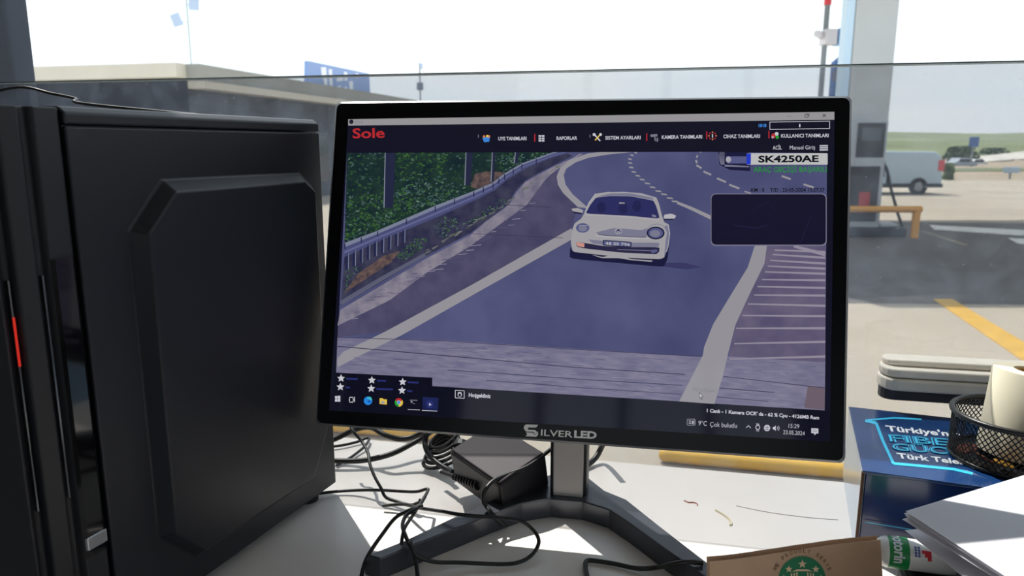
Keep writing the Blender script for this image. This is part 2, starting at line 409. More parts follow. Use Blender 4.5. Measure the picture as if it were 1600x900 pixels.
q0, q1 = vp(1170, 288), vp(1472, 293)
MB().box(q0.x, q1.x, vy-.03, vy+1.7, q1.z, q0.z+.02).build('sill', pbr('arch_dark', (52, 56, 62), .7), van)
MB().box(vp(1222, 258).x, vp(1262, 258).x, vy-.02, vy, vp(1222, 262).z, vp(1222, 246).z).build('cab_window', pbr('van_glass', (50, 62, 74), .1), van)

# road signs, lamps and poles
m_pole = pbr('pole_grey', (128, 136, 142), .5)
def sign(px, ybot, ytop, w, hh, y, mat, label, name='road_sign', g=None):
    a = aty(px, ybot, y); t = aty(px, ytop, y); s = y/FPX
    o = thing(name, label, 'sign', (a.x, y, a.z), g)
    MB().box(a.x-.05, a.x+.05, y-.05, y+.05, min(a.z, GZ), t.z).build('post', m_pole, o)
    MB().box(a.x-w*s/2, a.x+w*s/2, y-.12, y-.05, t.z-hh*s, t.z).build('board', mat, o, bevel=.05)
    return o
sign(1517, 258, 214, 15, 15, 75, pbr('board_blue', (86, 112, 168), .5), 'blue square road sign on a pale post in front of the green hill')
sign(1576, 290, 261, 26, 9, 48, pbr('board_pale', (168, 188, 205), .5), 'pale blue low signboard near the right edge of the forecourt')
# cars and rubble far off
def far_car(px, py, w, y, col, label):
    a = aty(px, py, y); s = y/FPX*w
    o = thing('car', label, 'car', (a.x, y, a.z))
    x0 = a.x-s/2
    pr = [(0, .12), (1, .12), (1, .28), (.86, .31), (.72, .46), (.34, .46), (.2, .31), (0, .27)]
    bb = MB(); n = len(pr); vs = [V((x0+u*s, y, a.z+v*s)) for u, v in pr]+[V((x0+u*s, y+1.7, a.z+v*s)) for u, v in pr]
    bb.add(vs, [tuple(range(n)), tuple(range(2*n-1, n-1, -1))]+[(i, n+i, n+(i+1) % n, (i+1) % n) for i in range(n)])
    bb.build('body', pbr('car_'+str(col[0]), col, .4, coat=.3), o)
    MB().box(x0+.30*s, x0+.76*s, y-.02, y, a.z+.31*s, a.z+.42*s).build('side_window', pbr('van_glass', (50, 62, 74), .1), o)
    for u in (.2, .8):
        MB().lathe([(0, .0), (.1*s, 0), (.1*s, -.2), (0, -.2)], 16, frame((x0+u*s, y-.03, a.z+.1*s), (1, 0, 0), (0, 0, 1), (0, -1, 0))).build('wheel', pbr('tyre', (34, 36, 40), .8), o)
far_car(1506, 266, 40, 80, (150, 158, 168), 'small grey car by the foot of the blue road sign')
far_car(1528, 263, 30, 88, (205, 208, 210), 'small white car just right of the blue road sign')
m_rub = pbr('rubble_pale', (190, 184, 176), .9, var=.2, vscale=.5)
for i, (pa, w_, hh, lab) in enumerate([((1545, 262), 60, 18, 'long pale low shed roof on the far side of the field, left of its neighbour'), ((1602, 262), 70, 26, 'pale low shed roof at the right edge below the green hill')]):
    yy = 100+14*i; a = aty(*pa, yy); s = yy/FPX
    o = thing('shed', lab, 'shed', (a.x, yy, a.z))
    MB().box(a.x-w_*s/2, a.x+w_*s/2, yy, yy+6, min(GZ, a.z)-.1, a.z+hh*.35*s).build('wall', pbr('shed_wall', (150, 140, 132), .9), o)
    MB().hexa([V((a.x-w_*s/2-.4, yy-.5, a.z+hh*.3*s)), V((a.x+w_*s/2+.4, yy-.5, a.z+hh*.55*s)), V((a.x+w_*s/2+.4, yy+6.5, a.z+hh*.75*s)), V((a.x-w_*s/2-.4, yy+6.5, a.z+hh*.5*s)),
               V((a.x-w_*s/2-.4, yy-.5, a.z+hh*.38*s)), V((a.x+w_*s/2+.4, yy-.5, a.z+hh*.75*s)), V((a.x+w_*s/2+.4, yy+6.5, a.z+hh*.95*s)), V((a.x-w_*s/2-.4, yy+6.5, a.z+hh*.6*s))]).build('roof', m_rub, o)
# bushes: heaps of leaf quads
def bush(px, py, w_, hh, y, col, label, n=500):
    a = aty(px, py, y); s = y/FPX
    bb = MB(); rr = random.Random(px)
    for _ in range(n):
        t = rr.random()*2*pi; u = rr.random()**.5; zz = rr.random()
        c = V((a.x+w_*s/2*u*cos(t)*(1-.5*zz), y+w_*s/2*u*sin(t)*(1-.5*zz), a.z+hh*s*zz))
        k = .22*hh*s*.5; d1 = V((rr.uniform(-1, 1), rr.uniform(-1, 1), rr.uniform(-1, 1))).normalized()*k; d2 = V((rr.uniform(-1, 1), rr.uniform(-1, 1), rr.uniform(-1, 1))).normalized()*k
        bb.add([c-d1, c-d2, c+d1, c+d2], [(0, 1, 2, 3)])
    tag(bb.build('bush', pbr('leaf_%d' % col[1], col, .8, var=.3, vscale=2)), label, 'bush')
bush(1480, 291, 18, 34, 46, (96, 112, 66), 'green bush showing just behind the tail of the van')
bush(1500, 252, 60, 22, 95, (78, 96, 72), 'dark green hedge clump behind the blue road sign', 700)
bush(1552, 246, 60, 14, 140, (74, 92, 72), 'dark green hedge above the pale shed roofs', 700)
# camera pole left of the pillar
pp = aty(1286, 100, 22)
pole = thing('camera_pole', 'slim grey pole with white camera box and red tip, left of the pillar', 'pole', (pp.x, 22, GZ))
def ay(px, py, y): return aty(px, py, y)
t = aty(1291, 8, 22)
MB().tube([(pp.x, 22, GZ), (pp.x, 22, t.z)], .075, 10, smooth=False).build('post', m_pole, pole, smooth=True)
MB().tube([(pp.x, 22, t.z), (pp.x, 22, t.z+.6)], .1, 10, smooth=False).build('tip', pbr('tip_red', (230, 60, 74), .5), pole, smooth=True)
a, c = aty(1284, 71, 22), aty(1303, 47, 22)
MB().box(pp.x-.1, c.x, 21.7, 22.2, a.z, c.z).build('equipment_box', pbr('box_white', (222, 222, 230), .5), pole, bevel=.03)
a, c = aty(1303, 71, 22), aty(1319, 46, 22)
MB().box(a.x, c.x, 21.7, 22.2, a.z, c.z).build('side_box', pbr('box_blue', (120, 170, 228), .5), pole, bevel=.03)
a = aty(1268, 56, 22); c = aty(1284, 56, 22)
MB().tube([(a.x, 21.6, a.z), (c.x, 22, c.z)], .1, 10, smooth=False).build('camera', pbr('box_white', (222, 222, 230), .5), pole, smooth=True)
# blue totem
fy = 21
tp = [aty(*q, fy) for q in ((1303, 200), (1318, 200), (1323, 82), (1306, 96))]
tot = thing('totem_sign', 'dark blue totem sign with slanted top between the slim pole and the pillar', 'sign', (tp[0].x, fy, GZ))
for q in tp[:2]: q.z = GZ
tp[0].x, tp[1].x = tp[3].x, tp[2].x
MB().add(tp+[q+V((0, .3, 0)) for q in tp], [(0, 1, 2, 3), (7, 6, 5, 4), (0, 4, 5, 1), (1, 5, 6, 2), (2, 6, 7, 3), (3, 7, 4, 0)]).build('panel', m_blue, tot)
a = aty(1311, 118, fy-.05); MB().lathe([(0, .04), (.16, .03), (.18, 0), (0, 0)], 20, frame((a.x, fy-.0, a.z), (1, 0, 0), (0, 0, 1), (0, -1, 0))).build('emblem', pbr('emblem_grey', (120, 120, 140), .5), tot)

# station building, left
zb = aty(290, 100, 23).z
A = aty(290, 100, 23); L_ = aty(0, 109, 25.4); Rr = aty(640, 157, 41)
A.z = L_.z = Rr.z = 0
dR = (Rr-A).normalized(); dL = V((-dR.y, dR.x, 0)); L_ = A+dL*14; far = Rr+dL*14
bld = thing('station_building', 'low flat roofed station building with pale parapet, beyond the computer tower', 'building', (A.x, A.y, GZ))
def quadwall(p, q, z0, z1, t, mat, name):
    d = (q-p).normalized(); nn = V((d.y, -d.x, 0))*t
    MB().hexa([V((*(p).xy, z0)), V((*(q).xy, z0)), V((*(q+nn).xy, z0)), V((*(p+nn).xy, z0)), V((*(p).xy, z1)), V((*(q).xy, z1)), V((*(q+nn).xy, z1)), V((*(p+nn).xy, z1))]).build(name, mat, bld)
m_par = pbr('parapet_cream', (206, 200, 186), .8, var=.06, vscale=.6)
m_bw = pbr('wall_slate', (78, 84, 94), .8, var=.15, vscale=.4); m_bd = pbr('wall_navy_shade', (34, 42, 58), .7, var=.2, vscale=.4); m_pr = pbr('parapet_shade', (150, 150, 144), .8, var=.06, vscale=.6)  # navy wall and grey parapet carry their faces' shade in the colour
for p, q in ((L_, A), (A, Rr)):
    lf = p is L_; hp = .42 if lf else .5
    quadwall(p, q, zb-hp, zb, .45, m_par if lf else m_pr, 'parapet')
    quadwall(p, q, GZ, zb-hp, .02, m_bd if lf else m_bw, 'wall')
    if not lf: quadwall(p, q, zb-hp-.22, zb-hp, .6, m_par, 'eave')
MB().add([V((*q.xy, zb-.3)) for q in (L_, A, Rr, far)]+[V((*q.xy, zb-.1)) for q in (L_, A, Rr, far)], [(0, 1, 2, 3), (4, 5, 6, 7), (0, 1, 5, 4), (1, 2, 6, 5), (2, 3, 7, 6), (3, 0, 4, 7)]).build('roof', pbr('roof_grey', (130, 130, 130), .9), bld)
m_bwin = pbr('shop_glass', (40, 48, 60), .1)
for k in range(6):
    p = A+dR*(1.2+2.8*k); q = p+dR*2.0
    quadwall(p, q, GZ+.6, GZ+2.6, .05, m_bwin, 'window')
for k in range(4):
    p = A+dL*(1.0+3*k); q = p+dL*2.2
    quadwall(q, p, GZ+.4, GZ+2.6, .05, m_bwin, 'window')
# roof sign: blue board with pale letter strokes
def on_roof(px, py):                            # point on the parapet plane of the right wing
    nn = V((dR.y, -dR.x, 0)); return atp(px, py, V((A.x, A.y, 0)), nn)
sb = [on_roof(481, 146), on_roof(579, 158), on_roof(577, 115), on_roof(481, 95)]
sg = thing('roof_sign', 'blue sign board with pale letters on the roof of the station building', 'sign', (sb[0].x, sb[0].y, zb))
for q in sb[:2]: q.z = zb-.05
nn = V((dR.y, -dR.x, 0))
MB().add(sb+[q-nn*.15 for q in sb], [(0, 1, 2, 3), (7, 6, 5, 4), (0, 4, 5, 1), (1, 5, 6, 2), (2, 6, 7, 3), (3, 7, 4, 0)]).build('board', pbr('roof_sign_glare', (136, 162, 214), .5), sg)  # board blue made paler to imitate the glare washing over it
lm = pbr('letter_white', (240, 242, 248), .5)
for poly in ([(501, 105), (509, 105), (511, 135), (507, 135), (504, 120), (502, 117)], [(513, 108), (518, 108), (519, 137), (515, 137)],
             [(528, 134), (532, 134), (532, 139), (528, 139)], [(537, 112), (542, 113), (542, 126), (538, 126)], [(537, 136), (542, 136), (542, 140), (537, 140)],
             [(545, 127), (551, 127), (551, 142), (546, 142)], [(556, 114), (559, 115), (559, 122), (556, 121)], [(525, 122), (534, 118), (536, 126), (526, 127)]):
    p = [on_roof(*q)+nn*.02 for q in poly]; n = len(p)
    MB().add(p+[q-nn*.06 for q in p], [tuple(range(n)), tuple(range(2*n-1, n-1, -1))]+[(i, n+i, n+(i+1) % n, (i+1) % n) for i in range(n)]).build('letter', lm, sg)
# flood light mast and small lamp
fy = 70
m_lampb = pbr('lamp_pale_blue', (186, 204, 232), .4)
a = aty(299, 100, fy); t = aty(297, -12, fy)
fl = thing('flood_light_mast', 'tall thin mast with two flood light panels above the station roof', 'lamp', (a.x, fy, GZ))
MB().tube([(a.x, fy, GZ), (a.x, fy, t.z)], .07, 8, smooth=False).build('mast', pbr('mast_pale', (175, 190, 190), .5), fl, smooth=True)
for pl in ([(265, 24), (278, 19), (286, 38), (272, 42)], [(294, -8), (310, -8), (310, 16), (295, 15)]):
    p = [aty(*q, fy-.2) for q in pl]
    MB().hexa([q+V((0, .15, 0)) for q in p]+p).build('flood_panel', m_lampb, fl)
    c = sum(p, V())/4; MB().tube([c+V((0, .1, 0)), V((a.x, fy, c.z-.2))], .04, 6, smooth=False).build('bracket', m_lampb, fl)
a = aty(657, 160, 60); t = aty(657, 128, 60)
sl = thing('street_lamp', 'small distant street lamp with boxy head above the left of the monitor', 'lamp', (a.x, 60, GZ))
MB().tube([(a.x, 60, GZ), (a.x, 60, aty(661, 98, 60).z)], .06, 8, smooth=False).build('post', m_pole, sl, smooth=True)
MB().box(a.x-.25, a.x+.25, 59.8, 60.1, aty(657, 141, 60).z, aty(657, 129, 60).z).build('head', pbr('lamp_head', (110, 122, 140), .5), sl, bevel=.04)
MB().box(a.x+.03, a.x+.25, 59.8, 60.1, aty(657, 108, 60).z, aty(657, 99, 60).z).build('upper_head', m_lampb, sl, bevel=.04)

# ------------------------------------------------------------------ desk
m_desk = pbr('desk_laminate', (236, 230, 226), .28, spec=.5, var=.03, vscale=9)
e0, e1 = atz(560, 685), atz(1313, 752)
dd = (e1-e0).normalized(); dn = V((-dd.y, dd.x, 0))
MD = frame(V((e0.x, e0.y, 0)), dd, dn)
desk = thing('desk', 'white laminate desk top under the window', 'desk', (0, .5, FL))
MB().box(-.75, 1.35, -.75, 0, -.028, 0, MD).build('desk_top', m_desk, desk, bevel=.002)
m_leg = pbr('desk_leg', (150, 150, 150), .5, metal=.4)
for x in (-.7, 1.3):
    for y in (-.7, -.05): MB().box(x-.02, x+.02, y-.02, y+.02, FL, -.028, MD).build('leg', m_leg, desk)
def dz(px, py): return atz(px, py, .0004)
mk = MB(); mk.tube([dz(*q) for q in ((1069, 782), (1076, 785), (1083, 785), (1089, 787), (1090, 790))], .0007, 6)
mk.build('pen_mark', pbr('ink_red', (190, 120, 112), .7), desk)
mk = MB(); mk.tube([dz(*q) for q in ((1118, 797), (1130, 804), (1139, 811), (1143, 818), (1141, 821))], .0013, 6)
mk.build('stain', pbr('stain_yellow', (226, 214, 188), .7), desk)
mk = MB(); mk.tube([dz(*q) for q in ((1150, 790), (1200, 800), (1260, 808), (1310, 812))], .0003, 5)
mk.build('scratch', pbr('scratch_grey', (216, 212, 210), .7), desk)

# ------------------------------------------------------------------ computer tower
F0 = V((-.3015, .508, 0)); pe = V((.3591, .9333, 0)); pn = V((.9333, -.3591, 0))
PM = frame(F0, pn, pe)      # local x = outwards from the visible side, y = away along the side
m_case = pbr('case_black', (27, 29, 37), .42, spec=.4, bump=.08, bscale=900)
m_case2 = pbr('case_black_matt', (20, 21, 27), .5)
m_gloss = pbr('case_gloss_black', (12, 12, 15), .06, spec=.7)
pc = thing('computer_tower', 'black computer tower with raised octagonal side panel on the desk', 'computer', (-.3, .62, 0))
PWD = .185
MB().box(-PWD+.002, -.003, .0, .2865, .012, .399, PM).build('chassis', m_case2, pc)
b = MB()
sec = [(-PWD, .3996), (0, .3996), (0, .4075), (-.006, .4118), (-PWD+.006, .4118), (-PWD, .4075)]
n = len(sec)
vs = [PM @ V((x, 0, z)) for x, z in sec]+[PM @ V((x, .2865, z)) for x, z in sec]
b.add(vs, [tuple(range(n)), tuple(range(2*n-1, n-1, -1))]+[(i, n+i, n+(i+1) % n, (i+1) % n) for i in range(n)])
b.build('top_cover', m_case, pc, bevel=.0015)
# side panel with its raised field
oo = [(.042, .322), (.078, .359), (.249, .359), (.268, .345), (.268, .084), (.2375, .036), (.078, .036), (.042, .073)]
ii = [(.050, .3205), (.0795, .350), (.243, .350), (.259, .340), (.259, .088), (.233, .045), (.0795, .045), (.050, .0755)]
b = MB()
fr = [(0, .012), (0, .3985), (.2865, .3985), (.2865, .012)]
BH = .012
vs = [PM @ V((0, a, z)) for a, z in fr]+[PM @ V((0, a, z)) for a, z in oo]+[PM @ V((BH, a, z)) for a, z in ii]
fs = [(4+i, 4+(i+1) % 8, 12+(i+1) % 8, 12+i) for i in range(8)]+[tuple(range(12, 20))]
fs += [(1, 4, 5), (1, 5, 6, 2), (2, 6, 7), (2, 7, 8, 3), (3, 8, 9), (3, 9, 10, 0), (0, 10, 11), (0, 11, 4, 1)]
vs += [PM @ V((-.003, a, z)) for a, z in fr]; fs += [(0, 1, 21, 20), (1, 2, 22, 21), (2, 3, 23, 22), (3, 0, 20, 23)]
b.add(vs, fs); b.build('side_panel', m_case, pc, bevel=.0016, seg=3)
# front fascia: stepped uprights with glossy inserts, a red light strip, bars for light slivers
b = MB()
b.prism([(-PWD, -.001), (-.004, -.001), (-.001, -.004), (-.001, -.021), (-.006, -.024), (-.006, -.028), (-.001, -.031), (-.002, -.044), (-.008, -.046), (-.008, -.050), (-.004, -.054), (-.02, -.075), (-PWD+.02, -.075), (-PWD, -.054)], .012, .4105, PM)
fas = b.build('fascia', m_case2, pc, bevel=.0012)
MB().prism([(-.001, -.004), (.0008, -.006), (.0008, -.019), (-.001, -.021)], .09, .31, PM).build('gloss_insert', m_gloss, pc)
MB().box(-.006, -.0035, -.0264, -.0252, .14, .30, PM).build('gap_light_bar', pbr('gap_light_metal', (120, 122, 126), .2, metal=1), fas)  # metal strip standing in for daylight seen through a gap in the fascia
MB().box(-.008, -.005, -.0486, -.0476, .14, .30, PM).build('gap_light_bar', pbr('gap_light_metal', (120, 122, 126), .2, metal=1), fas)
mred = scr('led_red', (200, 44, 34)); MB().box(-.005, -.0042, -.0487, -.0475, .243, .276, PM).build('light_strip', mred, fas)
MB().prism([(-.0005, -.003), (.0014, -.004), (.0014, -.020), (-.0005, -.021)], .096, .106, PM).build('reflection_bar', pbr('bar_reflection', (170, 172, 176), .25, metal=.9), pc, bevel=.0006)  # reflection on the glossy front, modelled as a silver bar
for y in (.02, .26):
    for x in (-.165, -.02): MB().lathe([(.012, 0), (.012, .013)], 14, frame(PM @ V((x, y, 0)), (1, 0, 0))).build('foot', m_case2, pc)
wr = MB().tube([aty(-30, 150, .86), aty(30, 136, .85), aty(80, 146, .84), aty(118, 154, .82), aty(131, 162, .79), PM @ V((-.06, .2, .4128))], .0016, 8)
tag(wr.build('antenna_cable', pbr('cable_black', (24, 24, 26), .4), smooth=True), 'thin dark cable arching down onto the top of the computer tower', 'cable')

# ------------------------------------------------------------------ monitor
MC = V((.0556, .6935, -.1144+CAMH)); YAW, TILT = -.1856, .2554
MWD, MHT = .5, .3307
ex = V((cos(YAW), sin(YAW), 0)); fw = V((-sin(YAW), cos(YAW), 0))     # fw: away from the viewer
ez = V((0, 0, 1))*cos(TILT)+fw*sin(TILT); ey = ez.cross(ex)             # ey: into the panel
MM = frame(MC, ex, ey, ez)
def mon(px, py, off=0.0): return atp(px, py, MC, ey) - ey*off
mb_root = MC+fw*.055; mb_root = V((.058, .735, 0))
mo = thing('monitor', 'wide black monitor showing a road camera picture, on an angular stand', 'monitor', mb_root)
m_bez = pbr('bezel_black', (7, 8, 13), .25, spec=.18)
m_bez_sunlit = pbr('bezel_edge_sunlit', (96, 98, 104), .25, spec=.6)  # greyer than the bezel, standing in for sunlight along the rim
def rrect(w_, h_, r, n=5):
    pts = []
    for cx, cz, a0 in ((w_/2-r, h_/2-r, 0), (-w_/2+r, h_/2-r, 90), (-w_/2+r, -h_/2+r, 180), (w_/2-r, -h_/2+r, 270)):
        for k in range(n+1):
            a = R(a0+90*k/n); pts.append((cx+r*cos(a), cz+r*sin(a)))
    return pts
pts = rrect(MWD, MHT, .006)
n = len(pts); b = MB()
rings = [(.975, .0), (.976, .0005), (.982, .018), (.975, .021)]
vs = []
for k, y in rings:
    for x, z in pts:
        s_ = (1-k)*.10
        vs.append(MM @ V((x-math.copysign(s_, x), y, z-math.copysign(s_, z))))
fs = [tuple(range(n)), tuple(range(4*n-1, 3*n-1, -1))]+[(i*n+k, i*n+(k+1) % n, (i+1)*n+(k+1) % n, (i+1)*n+k) for i in range(3) for k in range(n)]
b.add(vs, fs); b.build('bezel', m_bez, mo)
vs = []
for k, y in [(.977, .0002), (1.0, .0026), (1.0, .0175), (.978, .0205)]:
    for x, z in pts:
        s_ = (1-k)*.10; vs.append(MM @ V((x-math.copysign(s_, x), y, z-math.copysign(s_, z))))
MB().add(vs, [(i*n+k, i*n+(k+1) % n, ((i+1) % 4)*n+(k+1) % n, ((i+1) % 4)*n+k) for i in range(4) for k in range(n)]).build('bezel_rim', m_bez_sunlit, mo)
# rear housing
b = MB()
o4 = [(-.20, -.150), (.20, -.150), (.20, .11), (-.20, .11)]; i4 = [(-.14, -.135), (.14, -.135), (.14, .06), (-.14, .06)]
vs = [MM @ V((x, .020, z)) for x, z in o4]+[MM @ V((x, .058, z)) for x, z in i4]
b.hexa(vs); b.build('rear_housing', m_case2, mo, bevel=.004)
# neck
NF = atz(887, 776, .021)
NM = frame(NF, ex, fw)
m_neck = pbr('neck_grey', (186, 182, 180), .35)
MB().box(-.0158, .0158, .0, .010, .0, .20, NM).build('neck_front', m_neck, mo, bevel=.0012)
MB().box(-.0195, .0195, .003, .034, -.001, .21, NM).build('neck', m_case2, mo, bevel=.003)
# angular foot
TZ = .0215
pairs = [((576, 867), (594, 873)), ((632, 845), (652, 849)), ((716, 805), (714, 825)), ((760, 785), (768, 803)), ((808, 765), (816, 786)), ((858, 742), (860, 779)),
         ((916, 744), (910, 783)), ((944, 766), (952, 796)), ((978, 780), (985, 818)), ((1032, 823), (1040, 858)), ((1128, 897), (1112, 908)), ((1165, 925), (1142, 932))]
b = MB()
tb = [atz(*p, TZ) for p, q in pairs]; tf = [atz(*q, TZ) for p, q in pairs]
nP = len(pairs)
rings = []
for i in range(nP):
    B_, F_ = tb[i], tf[i]; d = (B_-F_); d.z = 0
    bev = d.normalized()*.005
    rings += [V((F_.x, F_.y, 0)), F_, B_, B_+bev+V((0, 0, -.006)), V((B_.x, B_.y, 0))+bev*1.2]
fs = []
for i in range(nP-1):
    for k in range(5): fs.append((i*5+k, i*5+(k+1) % 5, (i+1)*5+(k+1) % 5, (i+1)*5+k))
fs += [(0, 1, 2, 3, 4), tuple((nP-1)*5+k for k in (4, 3, 2, 1, 0))]
b.add(rings, fs); b.build('foot', pbr('foot_grey', (74, 76, 84), .24, metal=.35, spec=.6, bump=.08, bscale=700), mo, bevel=.0012)

# ---- the display
LAYER = 3e-5
class Art:
    """flat picture pieces laid on the display glass, later ones in front"""
    def __init__(s): s.lv = 0
    def poly(s, mb, pts, mi=0, lv=None):
        l_ = s.lv if lv is None else lv
        mb.add([mon(x, y, .0012+l_*LAYER) for x, y in pts], [tuple(range(len(pts)))], mi)
    def spoly(s, mb, pts, mi=0, t=.16):
        # the same with its corners rounded off
        n_ = len(pts); q = []
        for i in range(n_):
            a, c, d = pts[i-1], pts[i], pts[(i+1) % n_]
            p0 = (c[0]+(a[0]-c[0])*t, c[1]+(a[1]-c[1])*t); p1 = (c[0]+(d[0]-c[0])*t, c[1]+(d[1]-c[1])*t)
            for k in range(4):
                u = k/3; q.append(((1-u)**2*p0[0]+2*u*(1-u)*c[0]+u*u*p1[0], (1-u)**2*p0[1]+2*u*(1-u)*c[1]+u*u*p1[1]))
        s.poly(mb, q, mi)
    def stroke(s, mb, pts, w_, mi=0):
        for i in range(len(pts)-1):
            (x0, y0), (x1, y1) = pts[i], pts[i+1]; L = sqrt((x1-x0)**2+(y1-y0)**2) or 1
            w0 = w_[i] if isinstance(w_, (list, tuple)) else w_; w1 = w_[i+1] if isinstance(w_, (list, tuple)) else w_
            nx, ny = -(y1-y0)/L, (x1-x0)/L
            s.poly(mb, [(x0+nx*w0/2, y0+ny*w0/2), (x1+nx*w1/2, y1+ny*w1/2), (x1-nx*w1/2, y1-ny*w1/2), (x0-nx*w0/2, y0-ny*w0/2)], mi)
    def disc(s, mb, c, rx, ry=None, mi=0, n=20, a0=0, a1=360):
        ry = ry or rx
        p = [(c[0]+rx*cos(R(a0+(a1-a0)*k/n)), c[1]-ry*sin(R(a0+(a1-a0)*k/n))) for k in range(n+1)]
        if a1-a0 < 360: p.append(c)
        else: p = p[:-1]
        s.poly(mb, p, mi)
    def text(s, mb, body, p0, p1, h, bold=.02, mi=0):
        own = mb is None; mb = MB() if own else mb
        lv = s.lv; text_on(mb, body, p0, p1, h, lambda x, y: mon(x, y, .0012+lv*LAYER), bold, 0 if own else mi)
        if own: mb.build('lettering', s.pal[mi], screen)
A_ = Art()
b = MB(); A_.poly(b, [(545, 187), (1304, 175), (1296, 690), (515, 641)])
screen = b.build('screen', scr('scr_black', (15, 16, 34)), mo)
screen['label'] = 'lit display with a road camera programme'
# picture palette
sc_ = {}
def c_(name, col, **k): return scr('scr_'+name, col, **k)
VID = [(543, 238), (900, 237), (1292, 234), (1288, 641), (676, 603), (676, 590), (526, 582)]
A_.lv = 1; b = MB()
A_.poly(b, VID); b.build('road_surface', scr('scr_road', (66, 69, 106), col2=(84, 86, 124), vscale=14), screen)
A_.lv = 2; b = MB()
A_.poly(b, [(528, 527), (700, 532), (900, 545), (1098, 557), (1140, 557), (1289, 566), (1288, 641), (676, 603), (676, 590), (526, 582)])
b.build('road_foreground', scr('scr_roadfront', (104, 102, 130), col2=(124, 120, 144), vscale=60, stretch=(1, 1, 5)), screen)
# right-hand hatched zone tone
b = MB(); A_.poly(b, [(1198, 384), (1290, 384), (1289, 566), (1138, 557), (1149, 507), (1166, 470), (1194, 412)])
b.build('hatched_zone', scr('scr_hatch', (84, 78, 108), col2=(104, 96, 120), vscale=40), screen)
b = MB(); A_.poly(b, [(528, 509), (610, 469), (669, 425), (735, 385), (824, 320), (850, 284), (880, 254), (912, 241), (905, 241), (893, 249), (867, 260), (840, 274), (821, 285), (807, 301), (796, 321), (760, 346), (735, 368), (669, 403), (533, 484)])
b.build('gutter', scr('scr_gutter', (104, 100, 122), col2=(140, 134, 146), vscale=80), screen)
b = MB(); A_.poly(b, [(529, 509), (610, 469), (669, 425), (735, 385), (824, 320), (850, 284), (870, 262), (872, 289), (880, 302), (903, 324), (893, 357), (738, 445), (603, 518), (528, 527)])
b.build('shoulder_lane', scr('scr_shoulder', (66, 64, 94), col2=(82, 78, 106), vscale=50), screen)
# foliage
A_.lv = 3; b = MB()
FOL = [(543, 238), (887, 238), (860, 241), (815, 259), (788, 275), (770, 289), (740, 302), (680, 325), (590, 364), (539, 383)]
A_.poly(b, FOL); b.build('foliage_shade', scr('scr_folshade', (16, 34, 42), col2=(34, 58, 46), vscale=70), screen)
b = MB(); A_.poly(b, [(539, 398), (626, 361), (710, 328), (770, 298), (794, 280), (830, 259), (884, 239), (895, 244), (867, 258), (840, 272), (821, 283), (805, 300), (794, 320), (735, 365), (669, 399), (533, 478)])
b.build('verge', scr('scr_verge', (40, 41, 68), col2=(62, 62, 84), vscale=90), screen)
A_.lv = 4
def inside(p, poly):
    x, y = p; r = False; j = len(poly)-1
    for i in range(len(poly)):
        xi, yi = poly[i]; xj, yj = poly[j]
        if (yi > y) != (yj > y) and x < (xj-xi)*(y-yi)/(yj-yi)+xi: r = not r
        j = i
    return r
leafm = [c_('leaf0', (26, 46, 42)), c_('leaf1', (40, 70, 46)), c_('leaf2', (58, 94, 50)), c_('leaf3', (62, 88, 86)), c_('leaf4', (22, 34, 48)), c_('leaf5', (92, 120, 104))]
def leaves(mb, poly, n, wts, size=(2, 4.5), seed=1):
    rr = random.Random(seed); xs = [p[0] for p in poly]; ys = [p[1] for p in poly]; k = 0
    while k < n:
        p = (rr.uniform(min(xs), max(xs)), rr.uniform(min(ys), max(ys)))
        if not inside(p, poly): continue
        k += 1
        a = rr.uniform(0, pi); L = rr.uniform(*size); w2_ = L*.38
        d = (cos(a)*L, sin(a)*L*.7); e = (-sin(a)*w2_, cos(a)*w2_)
        mi = rr.choices(range(6), wts)[0]
        A_.lv = 4+rr.random()*.9
        A_.poly(mb, [(p[0]-d[0], p[1]-d[1]), (p[0]+e[0], p[1]+e[1]), (p[0]+d[0], p[1]+d[1]), (p[0]-e[0], p[1]-e[1])], mi)
b = MB()
leaves(b, FOL, 700, (4, 3, 1, 1.5, 5, .2), seed=2)
leaves(b, [(541, 310), (600, 300), (680, 318), (590, 358), (541, 378)], 420, (2, 5, 5, 2, 2, .6), seed=3)
leaves(b, [(620, 240), (700, 240), (690, 275), (625, 285)], 200, (3, 5, 3, 1, 2, .1), seed=4)
leaves(b, [(618, 300), (660, 278), (700, 280), (740, 298), (680, 320), (625, 330)], 260, (2, 2, 1, 5, 2, 2), seed=5)
leaves(b, [(543, 240), (600, 240), (600, 300), (543, 310)], 140, (4, 2, .5, 3, 5, .3), seed=6)
leaves(b, [(776, 242), (860, 240), (815, 256), (785, 272)], 120, (1, 2, 1, 5, 2, 3), (1.5, 3), seed=7)
leaves(b, [(676, 350), (700, 336), (720, 345), (718, 368), (690, 372)], 90, (2, 2, 2, 4, 2, 2.5), (1.5, 3), seed=8)
leaves(b, [(725, 350), (755, 330), (790, 308), (790, 322), (740, 352)], 90, (2, 2, 2, 3, 3, 2), (1.5, 3), seed=9)
leaves(b, [(620, 400), (650, 372), (668, 372), (664, 385), (630, 410)], 110, (1, 3, 4, 2, 1, 1.5), (1.5, 3), seed=10)
leaves(b, [(540, 420), (560, 415), (570, 428), (540, 455)], 70, (1, 3, 2, 2, 3, 1), (1.5, 3), seed=11)
b.build('foliage', leafm, screen, kind='stuff')
A_.lv = 5; b = MB()
A_.poly(b, [(736, 292), (742, 272), (762, 268), (790, 270), (770, 286), (745, 296)]); b.build('bare_earth', scr('scr_earth', (62, 54, 62), col2=(108, 88, 82), vscale=220), screen); b = MB(); A_.poly(b, [(560, 428), (600, 400), (626, 392), (612, 410), (548, 452), (538, 458)])
b.build('bare_earth', scr('scr_earth', (70, 54, 58)), screen)
A_.lv = 6; b = MB()
